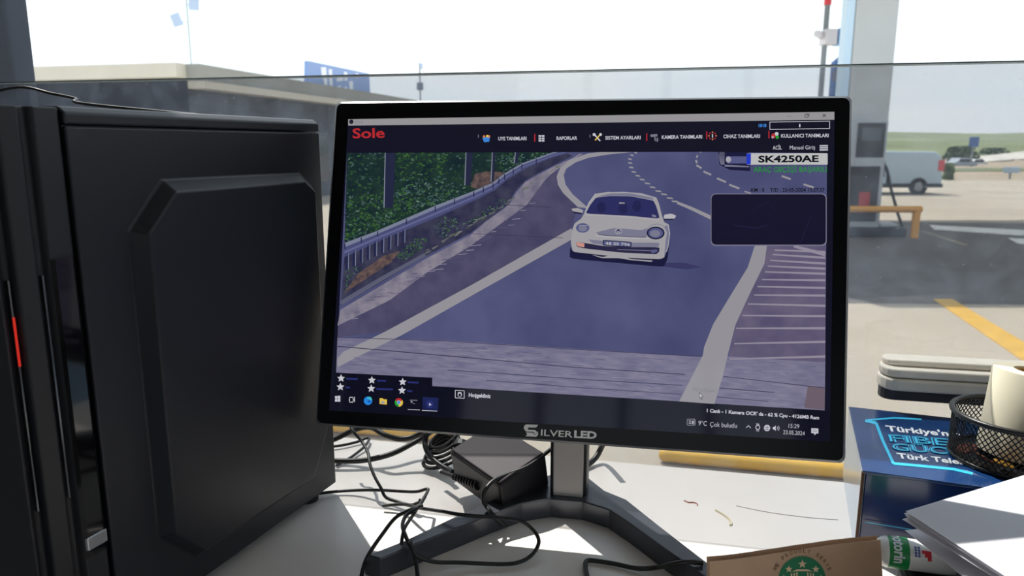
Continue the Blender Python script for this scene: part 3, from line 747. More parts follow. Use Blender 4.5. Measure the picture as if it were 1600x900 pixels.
for x0, x1, y1, in ((601, 618, 325), (727, 739, 290), (768, 775, 284), (804, 812, 256)):
    b = MB(); A_.poly(b, [(x0+1, 238), (x1, 238), (x1-3, y1), (x0-1, y1)], 0)
    A_.lv = 6.5; A_.poly(b, [(x0+1, 238), (x0+2.4, 238), (x0+.6, y1), (x0-1, y1)], 1); A_.lv = 6
    b.build('tree_trunk', [c_('trunk', (34, 38, 64)), c_('trunkedge', (120, 128, 140))], screen)
# guard rail in the picture
top = [(539, 380), (590, 361), (680, 322), (740, 299), (770, 286), (788, 272), (815, 256), (860, 240), (887, 231)]
bot = [(539, 402), (600, 374), (690, 337), (745, 312), (774, 297), (794, 280), (820, 264), (862, 247), (890, 239)]
A_.lv = 7; b = MB()
for i in range(len(top)-1):
    A_.poly(b, [top[i], top[i+1], bot[i+1], bot[i]], 0)
    md = lambda k, t: (top[k][0]*(1-t)+bot[k][0]*t, top[k][1]*(1-t)+bot[k][1]*t)
    A_.lv = 8; A_.poly(b, [top[i], top[i+1], md(i+1, .3), md(i, .3)], 1); A_.poly(b, [md(i, .58), md(i+1, .58), md(i+1, .74), md(i, .74)], 2); A_.lv = 7
for k in range(9):
    x = 541+k*11; y = 404-(x-539)*.42
    A_.poly(b, [(x, y-6), (x+4, y-8), (x+3.6, y+18-k*.6), (x-.4, y+19-k*.6)], 3)
    A_.poly(b, [(x+4, y-8), (x+5.2, y-8), (x+4.8, y+18-k*.6), (x+3.6, y+18-k*.6)], 1)
for i in range(14):
    t = i/14; j = min(int(t*7), 6); u = t*7-j
    x = top[j][0]*(1-u)+top[j+1][0]*u; y = top[j][1]*(1-u)+top[j+1][1]*u; A_.lv = 9
    A_.poly(b, [(x, y+1), (x+1.6, y+.5), (x+1.6, y+9), (x, y+9.6)], 3)
b.build('picture_guard_rail', [c_('rail', (72, 76, 116)), c_('railtop', (118, 124, 146)), c_('railmid', (96, 100, 140)), c_('raildark', (36, 38, 72))], screen, kind='stuff')
A_.lv = 8; b = MB()
A_.stroke(b, [(533, 474), (600, 434), (665, 398)], [7, 6.5, 5.5]); b.build('kerb_tube', c_('kerb', (88, 90, 112)), screen)
# road markings
A_.lv = 5; b = MB()
def strip(mb, l_, r_, mi=0):
    for i in range(len(l_)-1): A_.poly(mb, [l_[i], l_[i+1], r_[i+1], r_[i]], mi)
b = MB(); strip(b, [(1000, 235), (950, 237), (920, 240), (893, 249), (876, 262), (870, 276), (872, 289), (880, 302), (903, 324)], [(1000, 237), (950, 242), (920, 247), (900, 254), (885, 264), (881, 274), (884, 289), (895, 304), (920, 326)]); b.build('road_marking', c_('line', (146, 144, 150)), screen)
b = MB(); strip(b, [(893, 357), (738, 445), (603, 518), (537, 550), (528, 560)], [(898, 372), (757, 451), (628, 524), (560, 557), (528, 574)]); b.build('road_marking', c_('line', (146, 144, 150)), screen)
b = MB(); strip(b, [(1179, 384), (1168, 418), (1138, 467), (1114, 507), (1100, 542), (1098, 555), (1061, 627)], [(1198, 384), (1194, 412), (1166, 470), (1149, 507), (1138, 550), (1129, 588), (1116, 631)]); b.build('road_marking', c_('line', (146, 144, 150)), screen)
b = MB(); A_.stroke(b, [(1058, 317), (1080, 326), (1112, 341)], [4, 5, 6]); b.build('road_marking', c_('line', (146, 144, 150)), screen)
b = MB()
dash = [(1004, 236), (993, 239), (987, 243), (984, 249), (984, 255), (986, 262), (990, 269), (996, 275), (1003, 281), (1011, 287), (1019, 293), (1028, 299), (1037, 304), (1046, 310), (1054, 315)]
for i, (x, y) in enumerate(dash):
    w_ = 2.4+i*.22; A_.poly(b, [(x-w_, y-1.3), (x+w_*.7, y-.9), (x+w_*1.3, y+1.7), (x-w_*.5, y+1.1)])
for (x, y, dx, dy, w_) in ((1094, 237, 1, 2, 2), (1089, 245, -1, 2, 2.6), (1088, 253, 1, 2.4, 3), (1092, 261, 4, 2.5, 3), (1105, 271, 6, 2.6, 3), (1127, 282, 7, 3, 3), (1147, 292, 8, 3, 3), (1228, 278, 7, 2.5, 3), (1263, 291, 8, 2.5, 3), (1168, 301, 5, 1.5, 2)):
    A_.stroke(b, [(x-dx, y-dy), (x+dx, y+dy)], w_)
b.build('lane_dashes', c_('line', (146, 144, 150)), screen, kind='stuff')
A_.lv = 5.5; b = MB()
for x, y, yr_ in ((1210, 391, 394), (1207, 398, 403), (1203, 407, 412), (1199, 416, 420), (1195, 425, 428), (1190, 437, 438), (1183, 448, 450), (1178, 461, 462), (1168, 475, 478), (1160, 493, 494), (1150, 513, 513), (1147, 537, 534), (1140, 561, 557)):
    b = MB(); A_.stroke(b, [(x, y), (1289, yr_)], [2.0, 3.6]); b.build('hatch_stripe', c_('hatchline', (142, 136, 152)), screen)
b = MB(); A_.stroke(b, [(1240, 385), (1289, 398)], [4, 6])
b.build('hatch_stripe', c_('hatchline', (142, 136, 152)), screen)
A_.lv = 6.2; b = MB(); rr = random.Random(21)
for k in range(60):
    t = rr.random(); j = rr.random()
    x = 664+t*210; yc = 398-(x-664)*.60 if x < 790 else 322-(x-790)*.82+((x-790)**2)*.0012
    w_ = rr.uniform(2, 5)*(1-.4*t); A_.stroke(b, [(x-w_, yc+w_*.45-6*j*(1-.5*t)), (x+w_, yc-w_*.45-6*j*(1-.5*t))], rr.uniform(.6, 1.5), rr.choice((0, 0, 1)))
b.build('verge_stones', [c_('stone', (112, 112, 112)), c_('stonegrass', (84, 98, 74))], screen, kind='stuff')
b = MB()
for k in range(46):
    t = k/46; x = 540+t*300; y = 492-(x-540)*.58 if x < 800 else 341-(x-800)*.9
    L = rr.uniform(8, 26)*(1-.55*t); yy_ = y+rr.uniform(-6, 14)*(1-.5*t)
    A_.stroke(b, [(x, yy_), (x+L, yy_-L*.10)], rr.uniform(.5, 1.1), rr.choice((0, 1)))
for k in range(120):
    x = rr.uniform(535, 1280); y0_ = 532+(x-528)*.048; y1_ = 578+(x-528)*.075
    y = rr.uniform(y0_, y1_); L = rr.uniform(6, 34)
    if 1030 < x < 1140 or x+L > 1284: continue
    A_.stroke(b, [(x, y), (x+L, y+L*.07+rr.uniform(-1.5, 1.5))], rr.uniform(.4, .9), rr.choice((0, 1)))
b.build('pavement_streaks', [c_('streaklight', (140, 136, 154)), c_('streakdark', (84, 80, 108))], screen, kind='stuff')
A_.lv = 6.6; b = MB()
for pts_, w_ in (([(528, 541), (700, 556), (900, 574), (1070, 585)], 1.3), ([(528, 527), (700, 533), (900, 546), (1096, 557)], .9), ([(700, 578), (900, 592), (1066, 602)], 1.1), ([(1130, 588), (1288, 606)], 1.1), ([(1124, 606), (1210, 613)], 1.3), ([(760, 594), (900, 605), (1064, 616)], .9), ([(1120, 620), (1200, 627)], 1), ([(728, 365), (800, 368), (880, 372)], .7), ([(795, 321), (860, 324)], .8)):
    A_.stroke(b, pts_, w_)
b.build('road_joints', c_('joint', (52, 50, 78)), screen, kind='stuff')
b = MB(); A_.poly(b, [(1262, 602), (1288, 606), (1288, 640), (1256, 637)]); b.build('brown_corner', c_('browncorner', (106, 92, 104)), screen)
# the white hatchback in the picture
def k4(x, y): return (860+x/5.625, 280+y/5.625)
def K(*pts): return [k4(*p) for p in pts]
cm = [c_('carwhite', (158, 156, 160)), c_('cardark', (24, 25, 58)), c_('carglass', (42, 44, 92)), c_('carmid', (118, 118, 140)), c_('carlamp', (84, 88, 130)), c_('caredge', (178, 176, 182)), c_('cargrille', (40, 38, 68)), c_('carorange', (196, 140, 130)), c_('carshadow', (56, 56, 96)), c_('carfaces', (34, 35, 78))]
A_.lv = 9; b = MB()
A_.spoly(b, K((1000, 735), (1180, 735), (1330, 775), (1200, 795), (990, 770)), 8)
A_.spoly(b, K((175, 600), (200, 640), (1000, 690), (1045, 560), (1030, 700), (1000, 770), (900, 765), (170, 700)), 1)
A_.lv = 10
A_.spoly(b, K((400, 130), (520, 112), (650, 110), (800, 122), (930, 160), (955, 220), (980, 320), (1000, 380), (1040, 400), (1052, 480), (1035, 600), (1000, 690), (960, 705), (640, 690), (360, 660), (200, 640), (180, 560), (195, 440), (215, 390), (270, 350), (300, 300), (340, 210)), 0)
A_.lv = 11
A_.spoly(b, K((400, 165), (520, 150), (700, 152), (905, 190), (930, 240), (962, 350), (700, 325), (310, 305), (350, 230)), 2)
A_.spoly(b, K((400, 160), (520, 128), (700, 126), (900, 165), (905, 185), (700, 150), (520, 148)), 3)
A_.spoly(b, K((400, 470), (560, 430), (800, 450), (860, 430), (850, 515), (500, 500), (430, 492)), 3)
A_.spoly(b, K((330, 530), (470, 545), (710, 560), (960, 560), (950, 600), (700, 600), (380, 570)), 3)
A_.spoly(b, K((225, 555), (300, 562), (470, 590), (960, 600), (955, 640), (930, 662), (600, 645), (300, 610), (235, 595)), 6)
A_.spoly(b, K((1000, 420), (1035, 400), (1052, 480), (1035, 600), (1000, 690), (1010, 560), (1025, 470)), 3)
A_.spoly(b, K((200, 640), (360, 658), (640, 690), (960, 705), (900, 760), (330, 690)), 1)
A_.lv = 12
A_.spoly(b, K((360, 665), (460, 685), (520, 672), (640, 682), (720, 705), (900, 715), (890, 728), (700, 712), (600, 695), (450, 695)), 0)
A_.disc(b, k4(285, 430), 10.5, 7.5, 4); A_.disc(b, k4(925, 475), 14, 10, 1); A_.spoly(b, K((225, 556), (300, 565), (300, 600), (240, 592)), 7)
A_.spoly(b, K((460, 535), (715, 552), (712, 600), (462, 585)), 1)
A_.spoly(b, K((185, 262), (240, 255), (290, 275), (285, 300), (200, 285)), 0); A_.spoly(b, K((190, 285), (285, 300), (270, 312), (210, 300)), 1)
A_.spoly(b, K((1000, 315), (1060, 305), (1105, 322), (1090, 350), (995, 350)), 5); A_.spoly(b, K((995, 345), (1090, 345), (1080, 360), (1000, 362)), 1)
A_.stroke(b, K((590, 620), (940, 632)), 1.0, 3)
for q in ((450, 250), (640, 260), (760, 240)):
    A_.disc(b, k4(*q), 7, 9, 9)
A_.spoly(b, K((605, 205), (655, 208), (652, 220), (605, 218)), 0); A_.spoly(b, K((890, 310), (930, 320), (930, 338), (895, 332)), 3)
A_.disc(b, k4(598, 460), 5.6, 4.2, 5)
A_.lv = 13
A_.disc(b, k4(598, 460), 4.6, 3.3, 2); A_.disc(b, k4(925, 475), 11.5, 8, 4); A_.spoly(b, K((470, 543), (708, 558), (706, 594), (470, 580)), 4)
A_.spoly(b, K((880, 625), (935, 618), (940, 640), (890, 655)), 4)
A_.lv = 14
A_.disc(b, k4(920, 480), 8, 5.5, 3); A_.stroke(b, K((578, 446), (590, 474), (598, 458), (606, 474), (618, 446)), .9, 5)
A_.text(b, '48 SS 796', k4(482, 577), k4(700, 590), 4.6, .02, 5)
A_.stroke(b, K((310, 318), (500, 322), (700, 335), (960, 362)), .8, 5); A_.stroke(b, K((400, 498), (500, 510), (700, 522), (870, 524)), 1.2, 5)
A_.stroke(b, K((420, 488), (520, 498), (700, 508), (840, 512)), .7, 1); A_.stroke(b, K((1030, 400), (1048, 480), (1034, 590), (1020, 640)), 1.0, 5); A_.stroke(b, K((400, 128), (340, 208), (302, 300)), 1.0, 5)
A_.stroke(b, K((860, 430), (890, 405), (940, 395), (990, 410), (1020, 450)), .9, 3); A_.stroke(b, K((520, 114), (650, 112), (800, 124), (925, 160)), .8, 4)
A_.stroke(b, K((250, 410), (330, 410)), .8, 0); A_.disc(b, k4(285, 436), 7, 4.5, 3)
b.build('picture_car', cm, screen)
# second car at the top
A_.lv = 9; b = MB()
A_.poly(b, [(1122, 238), (1170, 236), (1172, 268), (1140, 266), (1124, 258)], 1)
A_.poly(b, [(1124, 232), (1132, 233), (1132, 258), (1126, 258), (1122, 244)], 3); A_.lv = 10
A_.poly(b, [(1134, 245), (1168, 245), (1168, 256), (1136, 256)], 4); A_.disc(b, (1138, 250), 4, 5, 5); A_.poly(b, [(1132, 258), (1170, 260), (1170, 262), (1132, 261)], 3)
b.build('picture_second_car', cm, screen)
# programme window furniture
A_.lv = 15; b = MB()
A_.poly(b, [(545, 187), (1303, 175.5), (1303, 188), (545, 197)], 0)
A_.poly(b, [(545, 197), (1303, 188), (1303, 228), (1120, 229), (1100, 238), (880, 238.5), (543.5, 239.5)], 1)
A_.poly(b, [(1100, 229), (1303, 228), (1292, 240), (1100, 238)], 1)
b.build('title_and_menu_bar', [c_('title', (148, 146, 148)), c_('menu', (17, 17, 34))], screen)
A_.lv = 16; b = MB()
tx = [c_('txtwhite', (196, 196, 206)), c_('txtred', (176, 40, 46)), c_('txtblue', (60, 130, 210)), c_('txtdark', (30, 30, 44)), c_('txtgreen', (30, 150, 44)), c_('txtgrey', (120, 120, 132)), c_('txtorange', (206, 120, 70)), c_('txtyellow', (222, 186, 70)), c_('txtnavy', (40, 46, 110))]
A_.pal = tx
A_.disc(b, (550, 191), 3.3, 3.6, 3); A_.text(None, 'SOLE', (555, 193.5), (568, 193.4), 4.4, .0, 5)
A_.text(None, 'Sole', (552, 216.5), (602, 215.5), 15.5, .02, 1)
for t_, x0, x1, y0, y1 in (('UYE TANIMLARI', 779, 823, 220, 219.6), ('RAPORLAR', 870, 902, 219.4, 219), ('SISTEM AYARLARI', 946, 1001, 218.8, 218.2), ('KAMERA TANIMLARI', 1034, 1097, 217.8, 217), ('CIHAZ TANIMLARI', 1130, 1187, 216.6, 216), ('KULLANICI TANIMLARI', 1220, 1294, 215.6, 215)):
    A_.text(None, t_, (x0, y0), (x1, y1), 5.6, .02, 0)
for x, y in ((836, 216), (1010.5, 215), (1104, 212), (1201, 211)): A_.poly(b, [(x-.8, y-6), (x+.8, y-6), (x+.8, y+6), (x-.8, y+6)], 1)
for x in (748, 922): A_.poly(b, [(x-.5, 211), (x+.5, 211), (x+.5, 216), (x-.5, 216)], 5)
# menu icons
A_.poly(b, [(754, 216), (766, 214), (765, 222), (757, 223)], 2); A_.disc(b, (757, 214), 2, 2, 6); A_.disc(b, (762, 213.5), 2, 2, 7); A_.disc(b, (765, 214), 1.5, 2, 6)
for i in range(3):
    for j in range(2): A_.poly(b, [(842+j*5, 212+i*3.6), (846+j*5, 212+i*3.6), (846+j*5, 214.6+i*3.6), (842+j*5, 214.6+i*3.6)], 0)
A_.stroke(b, [(929, 211), (938, 221)], 2, 0); A_.stroke(b, [(938, 211), (930, 220)], 2, 7); A_.disc(b, (928.5, 211), 2.4, 2.2, 0); A_.disc(b, (938.5, 211), 2.2, 2.2, 0)
A_.poly(b, [(1016, 211), (1027, 210), (1027, 214), (1017, 215)], 5); A_.stroke(b, [(1023, 215), (1024, 221)], 2, 5); A_.stroke(b, [(1027, 216), (1027, 222)], 2.4, 5)
for k in range(8):
    a = k*pi/4; A_.disc(b, (1113+5.6*cos(a), 213+5.6*sin(a)), 1.2, 1.2, 1 if k % 2 else 6)
A_.stroke(b, [(1113, 210), (1113, 216)], 1.6, 0)
A_.disc(b, (1208, 213), 3.4, 4, 1); A_.disc(b, (1213, 210), 3, 3, 0); A_.disc(b, (1214, 215), 2.6, 3, 4); A_.disc(b, (1207, 215), 2, 2, 0)
A_.text(None, '1818', (1185, 199.4), (1197, 199.2), 5, .03, 2)
for q in ([(1202, 191.6), (1296, 190.2)], [(1202, 203), (1296, 201.6)], [(1202.4, 191.6), (1202.4, 203)], [(1295.6, 190.2), (1295.6, 201.6)]): A_.stroke(b, q, .9, 0)
A_.text(None, '1', (1248, 199.5), (1250, 199.5), 5, .02, 0)
A_.text(None, 'ACİL', (1207, 234.4), (1221, 234.2), 6, .01, 0); A_.text(None, 'Manuel Giriş', (1233.5, 234.4), (1273, 234), 6.4, .0, 0)
for y in (227.6, 230.8, 234): A_.poly(b, [(1280, y), (1293, y-.2), (1293, y+1.9), (1280, y+2.1)], 0)
A_.stroke(b, [(1230, 182.6), (1236, 182.5)], .9, 5)
for q in ([(1257, 180), (1262, 180)], [(1257, 184), (1262, 184)], [(1257, 180), (1257, 184)], [(1262, 180), (1262, 184)], [(1258.5, 178.8), (1263.4, 178.8)], [(1263.4, 178.8), (1263.4, 182.6)]): A_.stroke(b, q, .8, 3)
A_.stroke(b, [(1284.5, 179), (1289.8, 183.8)], .9, 3); A_.stroke(b, [(1289.8, 179), (1284.5, 183.8)], .9, 3)
b.build('menu_icons', tx, screen, kind='stuff')
# plate read-out, thumbnail
A_.pal = [c_('plate', (186, 186, 186)), c_('plateblue', (34, 56, 190)), c_('platetxt', (14, 16, 26)), c_('okgreen', (22, 150, 34)), c_('thumbedge', (122, 120, 140)), c_('thumb', (21, 19, 42)), c_('thumbmark', (30, 28, 56))]
A_.lv = 16; b = MB()
def rr_px(x0, y0, x1, y1, r):
    p = []
    for cx, cy, a0 in ((x1-r, y0+r, 0), (x0+r, y0+r, 90), (x0+r, y1-r, 180), (x1-r, y1-r, 270)):
        for k in range(5): a = R(a0+22.5*k); p.append((cx+r*cos(a), cy-r*sin(a)))
    return p
A_.poly(b, rr_px(1166, 240, 1292.5, 258, 1.5), 0)
b3_ = MB(); A_.poly(b3_, rr_px(1110.4, 303, 1291, 384.5, 7), 4)
A_.lv = 17
A_.poly(b, [(1166, 240.4), (1173, 240.4), (1172.6, 257.6), (1166, 257.6)], 1)
A_.text(None, 'SK4250AE', (1184.5, 254.2), (1278.5, 253.4), 10.2, .035, 2)
A_.text(None, 'ARAÇ GEÇİŞİ BAŞARILI', (1177, 269.4), (1291, 269), 8.2, .0, 3)
A_.text(None, 'KM : 0    T/D : 23-05-2024 15:27:37', (1173, 300.2), (1288, 300), 5.8, .02, 2)
A_.poly(b3_, rr_px(1111.3, 304, 1289.6, 382.8, 7), 5)
A_.lv = 18
A_.stroke(b3_, [(1172, 330), (1198, 316), (1209, 326), (1200, 338)], 1.2, 6); A_.stroke(b3_, [(1145, 352), (1180, 357), (1200, 352)], 2.4, 6); A_.stroke(b3_, [(1268, 336), (1258, 360), (1250, 380)], 1.6, 6)
b.build('plate_readout', A_.pal, screen); b3_.build('thumbnail', A_.pal, screen)
# pointer and ghost lettering
A_.pal = [c_('ghost', (126, 126, 134)), c_('ptredge', (30, 30, 40)), c_('ptr', (190, 190, 196))]
b = MB(); A_.text(None, 'Windows', (1081, 612), (1120, 613.6), 8, -.01, 0)
A_.poly(b, [(1092.5, 612.5), (1099.5, 620), (1096, 620), (1097.4, 623.4), (1095.4, 624), (1094.2, 621), (1092.5, 622.4)], 1)
A_.lv = 19; A_.poly(b, [(1093.1, 614.2), (1098, 619.3), (1095.2, 619.4), (1096.4, 622.8), (1095.7, 623), (1094.5, 619.8), (1093.1, 621)], 2)
b.build('pointer', A_.pal, screen)
# bottom strips
A_.pal = tx
A_.lv = 15; b = MB()
A_.poly(b, [(525.5, 582), (675.5, 590.2), (675.5, 604), (1289, 642), (1296, 644), (1296, 690), (515, 641), (522, 600)], 0)
A_.poly(b, [(661.5, 620), (686, 621.5), (685, 642), (660.5, 640.5)], 1)
b.build('task_bar', [c_('task', (11, 12, 28)), c_('taskactive', (30, 40, 92))], screen)
A_.lv = 16; b = MB()
for i, (x, y) in enumerate(((534, 591), (582, 594), (630, 596.6), (533, 604.4), (581, 607), (629, 610))):
    p = []
    for k in range(10):
        a = R(90+36*k); r_ = 6.4 if k % 2 == 0 else 3.0; p.append((x+r_*cos(a), y-r_*sin(a)))
    A_.poly(b, p, 0)
    w_ = (18, 14, 17, 7, 26, 8)[i]; A_.stroke(b, [(x+8, y+.6), (x+8+w_, y+1.2)], 2.6, 8)
for q in (((712, 609.5), (726, 610.4)), ((712, 621.4), (726, 622.2)), ((712, 609.5), (712, 621.4)), ((726, 610.4), (726, 622.2))): A_.stroke(b, q, 1, 0)
A_.disc(b, (719, 616.5), 3.4, 3.6, 0); 
for k in range(3): A_.stroke(b, [(717+k*2, 616), (716.6+k*2, 612.2)], 1.3, 0)
A_.text(None, 'Hoşgeldiniz', (733, 619.6), (767, 621.6), 6, .03, 0)
for i in range(2):
    for j in range(2): A_.poly(b, [(524.5+i*4.4, 618.6+j*4.8-i*.3), (528.4+i*4.4, 618.3+j*4.8-i*.3), (528.4+i*4.4, 622.6+j*4.8), (524.5+i*4.4, 622.6+j*4.8)], 0)
for q in ([(547, 620.5), (553, 620.8)], [(547, 628), (553, 628.3)], [(547, 622), (547, 627)], [(553, 622), (553, 627)], [(555, 620), (555, 628)]): A_.stroke(b, q, 1.2, 0)
A_.disc(b, (576, 626), 6.6, 6.6, 9); A_.disc(b, (577.5, 624), 4.6, 4.4, 10, a0=-20, a1=160); A_.disc(b, (577.6, 627), 2.6, 2.2, 11)
A_.poly(b, [(594, 622), (599, 622), (600, 623.5), (605.6, 624), (605.4, 632), (594, 631)], 7); A_.poly(b, [(596.5, 626.6), (602.6, 627), (602.4, 630.4), (596.5, 630)], 2)
for a0, mi in ((30, 1), (150, 4), (270, 7)): A_.disc(b, (624, 628.5), 6.5, 6.8, mi, n=10, a0=a0, a1=a0+120)
A_.stroke(b, [(641, 625), (653, 625.4)], 1.2, 5); A_.text(None, '>_', (642.5, 629.6), (649, 630), 4, .02, 0)
A_.stroke(b, [(638, 639.4), (657, 640.3)], .9, 0); A_.stroke(b, [(660, 641), (684, 642.2)], .9, 0)
A_.disc(b, (672.5, 631.5), 5.4, 6, 8); A_.text(None, "1 Canlı - 1 Kamera OCR' da - 62 % Cpu - 4126MB Ram", (1104, 643.6), (1279, 655), 5.4, .03, 0)
A_.poly(b, rr_px(1073, 654, 1086.5, 664.5, 2), 5)
A_.text(None, '9°C', (1091, 664.2), (1104, 665), 7.4, -.005, 0); A_.text(None, 'Çok bulutlu', (1109, 666), (1151, 668.2), 7.4, -.005, 0)
A_.stroke(b, [(1165.6, 668), (1169, 664.6), (1172.6, 668.4)], 1, 0)
A_.disc(b, (1183.6, 667.4), 3.6, 4, 0); A_.poly(b, [(1181, 661.5), (1186, 661.8), (1186, 662.8), (1181, 662.6)], 0); A_.poly(b, [(1181, 672.4), (1186, 672.6), (1186, 673.4), (1181, 673.2)], 0)
A_.disc(b, (1198, 668.4), 5, 5, 0)
A_.poly(b, [(1207, 667), (1209, 667), (1211.6, 664.4), (1211.6, 673), (1209, 670.6), (1207, 670.4)], 0)
for r_ in (2.6, 5):
    A_.stroke(b, [(1212+r_*cos(R(a)), 668.8-r_*sin(R(a))) for a in (-50, -25, 0, 25, 50)], .8, 0)
A_.text(None, '15:29', (1231.5, 668), (1248, 669), 6.6, -.005, 0); A_.text(None, '23.05.2024', (1223, 677.8), (1256.5, 680), 6.6, -.005, 0)
A_.poly(b, [(1267, 668.6), (1278, 669.2), (1278, 677), (1275, 676.8), (1272, 679.6), (1271.4, 676.6), (1267, 676.4)], 0)
A_.lv = 17
A_.disc(b, (624, 628.5), 3, 3.1, 0); A_.disc(b, (1183.6, 667.4), 2.5, 2.8, 12); A_.poly(b, [(671.3, 629), (675, 632), (671.5, 634)], 0)
for q in ([(1193.4, 667), (1202.6, 667.4)], [(1193.6, 670), (1202.4, 670.4)], [(1198, 663.6), (1198, 673.2)]): A_.stroke(b, q, .7, 12)
A_.poly(b, rr_px(1074.2, 655.2, 1084.4, 663.4, 1), 12); A_.disc(b, (719, 617), 2.2, 2.4, 12)
for y in (671.4, 674): A_.stroke(b, [(1269, y), (1276, y+.4)], .7, 12)
A_.lv = 18; A_.disc(b, (624, 628.5), 2.3, 2.4, 2)
for y in (657.4, 660.6): A_.stroke(b, [(1076, y), (1080, y+.2)], 1.2, 0)
A_.poly(b, [(1081.4, 657), (1083.4, 657), (1083.4, 662), (1081.4, 662)], 0)
b.build('task_bar_icons', tx+[c_('edgeblue', (36, 130, 214)), c_('edgegreen', (70, 200, 170)), c_('edgedeep', (20, 60, 150)), c_('task2', (11, 12, 28))], screen, kind='stuff')
# maker's lettering on the bezel
lg = MB(); sf = lambda x, y: mon(x, y, .0005)
def lp(pts_): lg.add([sf(*q) for q in pts_], [tuple(range(len(pts_)))])
lp([(822, 663), (841, 663.6), (838, 668), (826, 667.8), (824.4, 669.6), (826, 671.4), (836, 671.8), (839.4, 675), (836.4, 678.6), (834, 674.6), (822, 674.2), (818.4, 669.4), (819, 665.6)])
lp([(822, 675.6), (833.4, 676), (836, 679.6), (838.6, 677), (840.6, 674), (841, 679), (838, 682.4), (821, 681.6), (824, 678.8)])
text_on(lg, 'ILVER', (845, 680.4), (894.5, 683.4), 10, sf, .012)
text_on(lg, 'LED', (897, 683.4), (932, 685.2), 11, sf, .04)
lg.build('maker_lettering', pbr('lettering_silver', (232, 232, 236), .5), mo)

# ------------------------------------------------------------------ power brick and cables
m_brick = pbr('brick_black', (38, 36, 42), .45, spec=.4)
BF = atz(780, 757, .048); d1 = aty(734, 688, .77)-BF; d2 = aty(862, 700, .742)-BF
lxx = d2.normalized(); ly = (d1-lxx*d1.dot(lxx)).normalized(); lz = lxx.cross(ly)
BM = Matrix((lxx, ly, lz)).transposed().to_4x4(); BM.translation = BF
br = thing('power_brick', 'black power supply brick leaning behind the monitor stand', 'power supply', (BF.x, BF.y, 0))
MB().box(0, .066, 0, .085, -.046, -.002, BM).build('case', m_brick, br, bevel=.003)
MB().box(.002, .064, .002, .083, -.003, .0, BM).build('lid', pbr('brick_lid', (58, 50, 58), .6, spec=.25), br, bevel=.001)
sr = MB()
a = BM @ V((0, .040, -.024)); c = atz(690, 738, .018)
for k in range(9):
    t0 = k/9; q = a.lerp(c, t0*.7); sr.lathe([(.0028, -.0012), (.0055-.0002*k, -.0009), (.0055-.0002*k, .0009), (.0028, .0012)], 12, frame(q, (c-a).cross(V((0, 0, 1))), None, (c-a)))
sr.tube([a, c], .0028, 10, smooth=False)
sr.build('strain_relief', pbr('cable_black', (24, 24, 26), .4), br, smooth=True)
m_cab = pbr('cable_black', (24, 24, 26), .4)
def cable(pts_, r, label, name='cable'):
    P = [atz(p[0], p[1], max(p[2], r) if len(p) > 2 else r) for p in pts_]
    return tag(MB().tube(P, r, 10, sub=7).build(name, m_cab, smooth=True), label, 'cable', 'cables on the desk behind the stand')
T_ = .0016
cable([(480, 716, .01), (526, 720, .01), (570, 719, .01), (612, 709, .014), (648, 691, .02), (672, 676, .03), (700, 655, .05)], .0034, 'thick black cable curving up from the tower towards the monitor back')
cable([(490, 700, .02), (530, 683, .03), (556, 671, .04), (580, 668, .045), (602, 680, .04), (628, 686, .035), (655, 679, .04), (690, 660, .06)], .0034, 'thick black cable looping close under the lower left monitor edge')
cable([(480, 700, .004), (526, 697, .004), (556, 691, .004), (576, 684, .006), (572, 695, .006), (560, 706, .004), (546, 716, .003), (526, 727, .003)], .0018, 'thin black cable folded in a sharp bend beside the tower foot')
cable([(546, 662, .06), (552, 674, .055), (566, 691, .045), (575, 708, .04), (578, 725, .034), (585, 744, .026), (595, 762, .018), (603, 777, .01), (622, 784, .008), (640, 789, .008), (650, 787, .012), (657, 781, .014)], .0018, 'grey black thin cable dropping steeply past the thick cables to the desk')
cable([(490, 772, .004), (526, 768, .004), (560, 766, .006), (596, 766, .012), (632, 768, .018), (652, 768, .022), (667, 764, .026), (668, 768, .026), (660, 782, .03), (646, 804, .032), (632, 826, .032), (627, 850, .026)], .0017, 'thin black cable running level from the tower then hooking sharply towards the viewer')
cable([(598, 790, .006), (630, 788, .01), (656, 794, .02), (690, 799, .028), (720, 804, .03), (770, 808, .03), (810, 813, .028), (832, 827, .02), (842, 846, .012), (832, 866, .006), (812, 878, .004), (784, 881.5, .004), (720, 879, .006), (680, 878, .01), (654, 870, .018), (643, 856, .026), (634, 838, .03), (629, 820, .032), (636, 804, .034), (652, 794, .034), (664, 776, .03)], .0019, 'black thin cable in a wide loop lying across the front of the stand')
cable([(660, 790, .034), (640, 797, .034), (618, 809, .03), (598, 834, .024), (580, 860, .018), (570, 880, .012), (564, 905, .006), (560, 930, .004), (566, 1010, .003), (590, 1120, .003)], .0019, 'black thin cable sweeping down past the left tip of the stand')
cable([(640, 846, .03), (646, 862, .02), (650, 880, .008), (653, 905, .004), (654, 930, .004), (650, 1010, .003), (630, 1120, .003)], .0019, 'short black cable end running off the picture below the loop')
cable([(980, 1120, .003), (935, 1010, .003), (920, 930, .003), (918, 905, .003), (914.5, 884, .003), (917, 876.5, .003), (928, 876, .003), (960, 881, .003), (995, 888, .004), (1025, 887, .008), (1048, 882, .02), (1075, 878, .025), (1098, 880, .024)], .0022, 'black cable with a tight bend, crossing the right foot of the stand')
cable([(950, 676, .05), (940, 698, .02), (930, 716, .008), (912, 730, .004), (890, 738, .004)], .0036, 'thick black cable coming out at the right side of the monitor neck')
cable([(880, 690, .07), (862, 701, .064), (826, 728, .056), (794, 741, .052), (770, 752, .05), (757, 768, .044), (755, 783, .034), (761, 793, .026), (772, 806, .025), (790, 822, .004)], .0022, 'black cable following the edge of the power brick and crossing the stand')
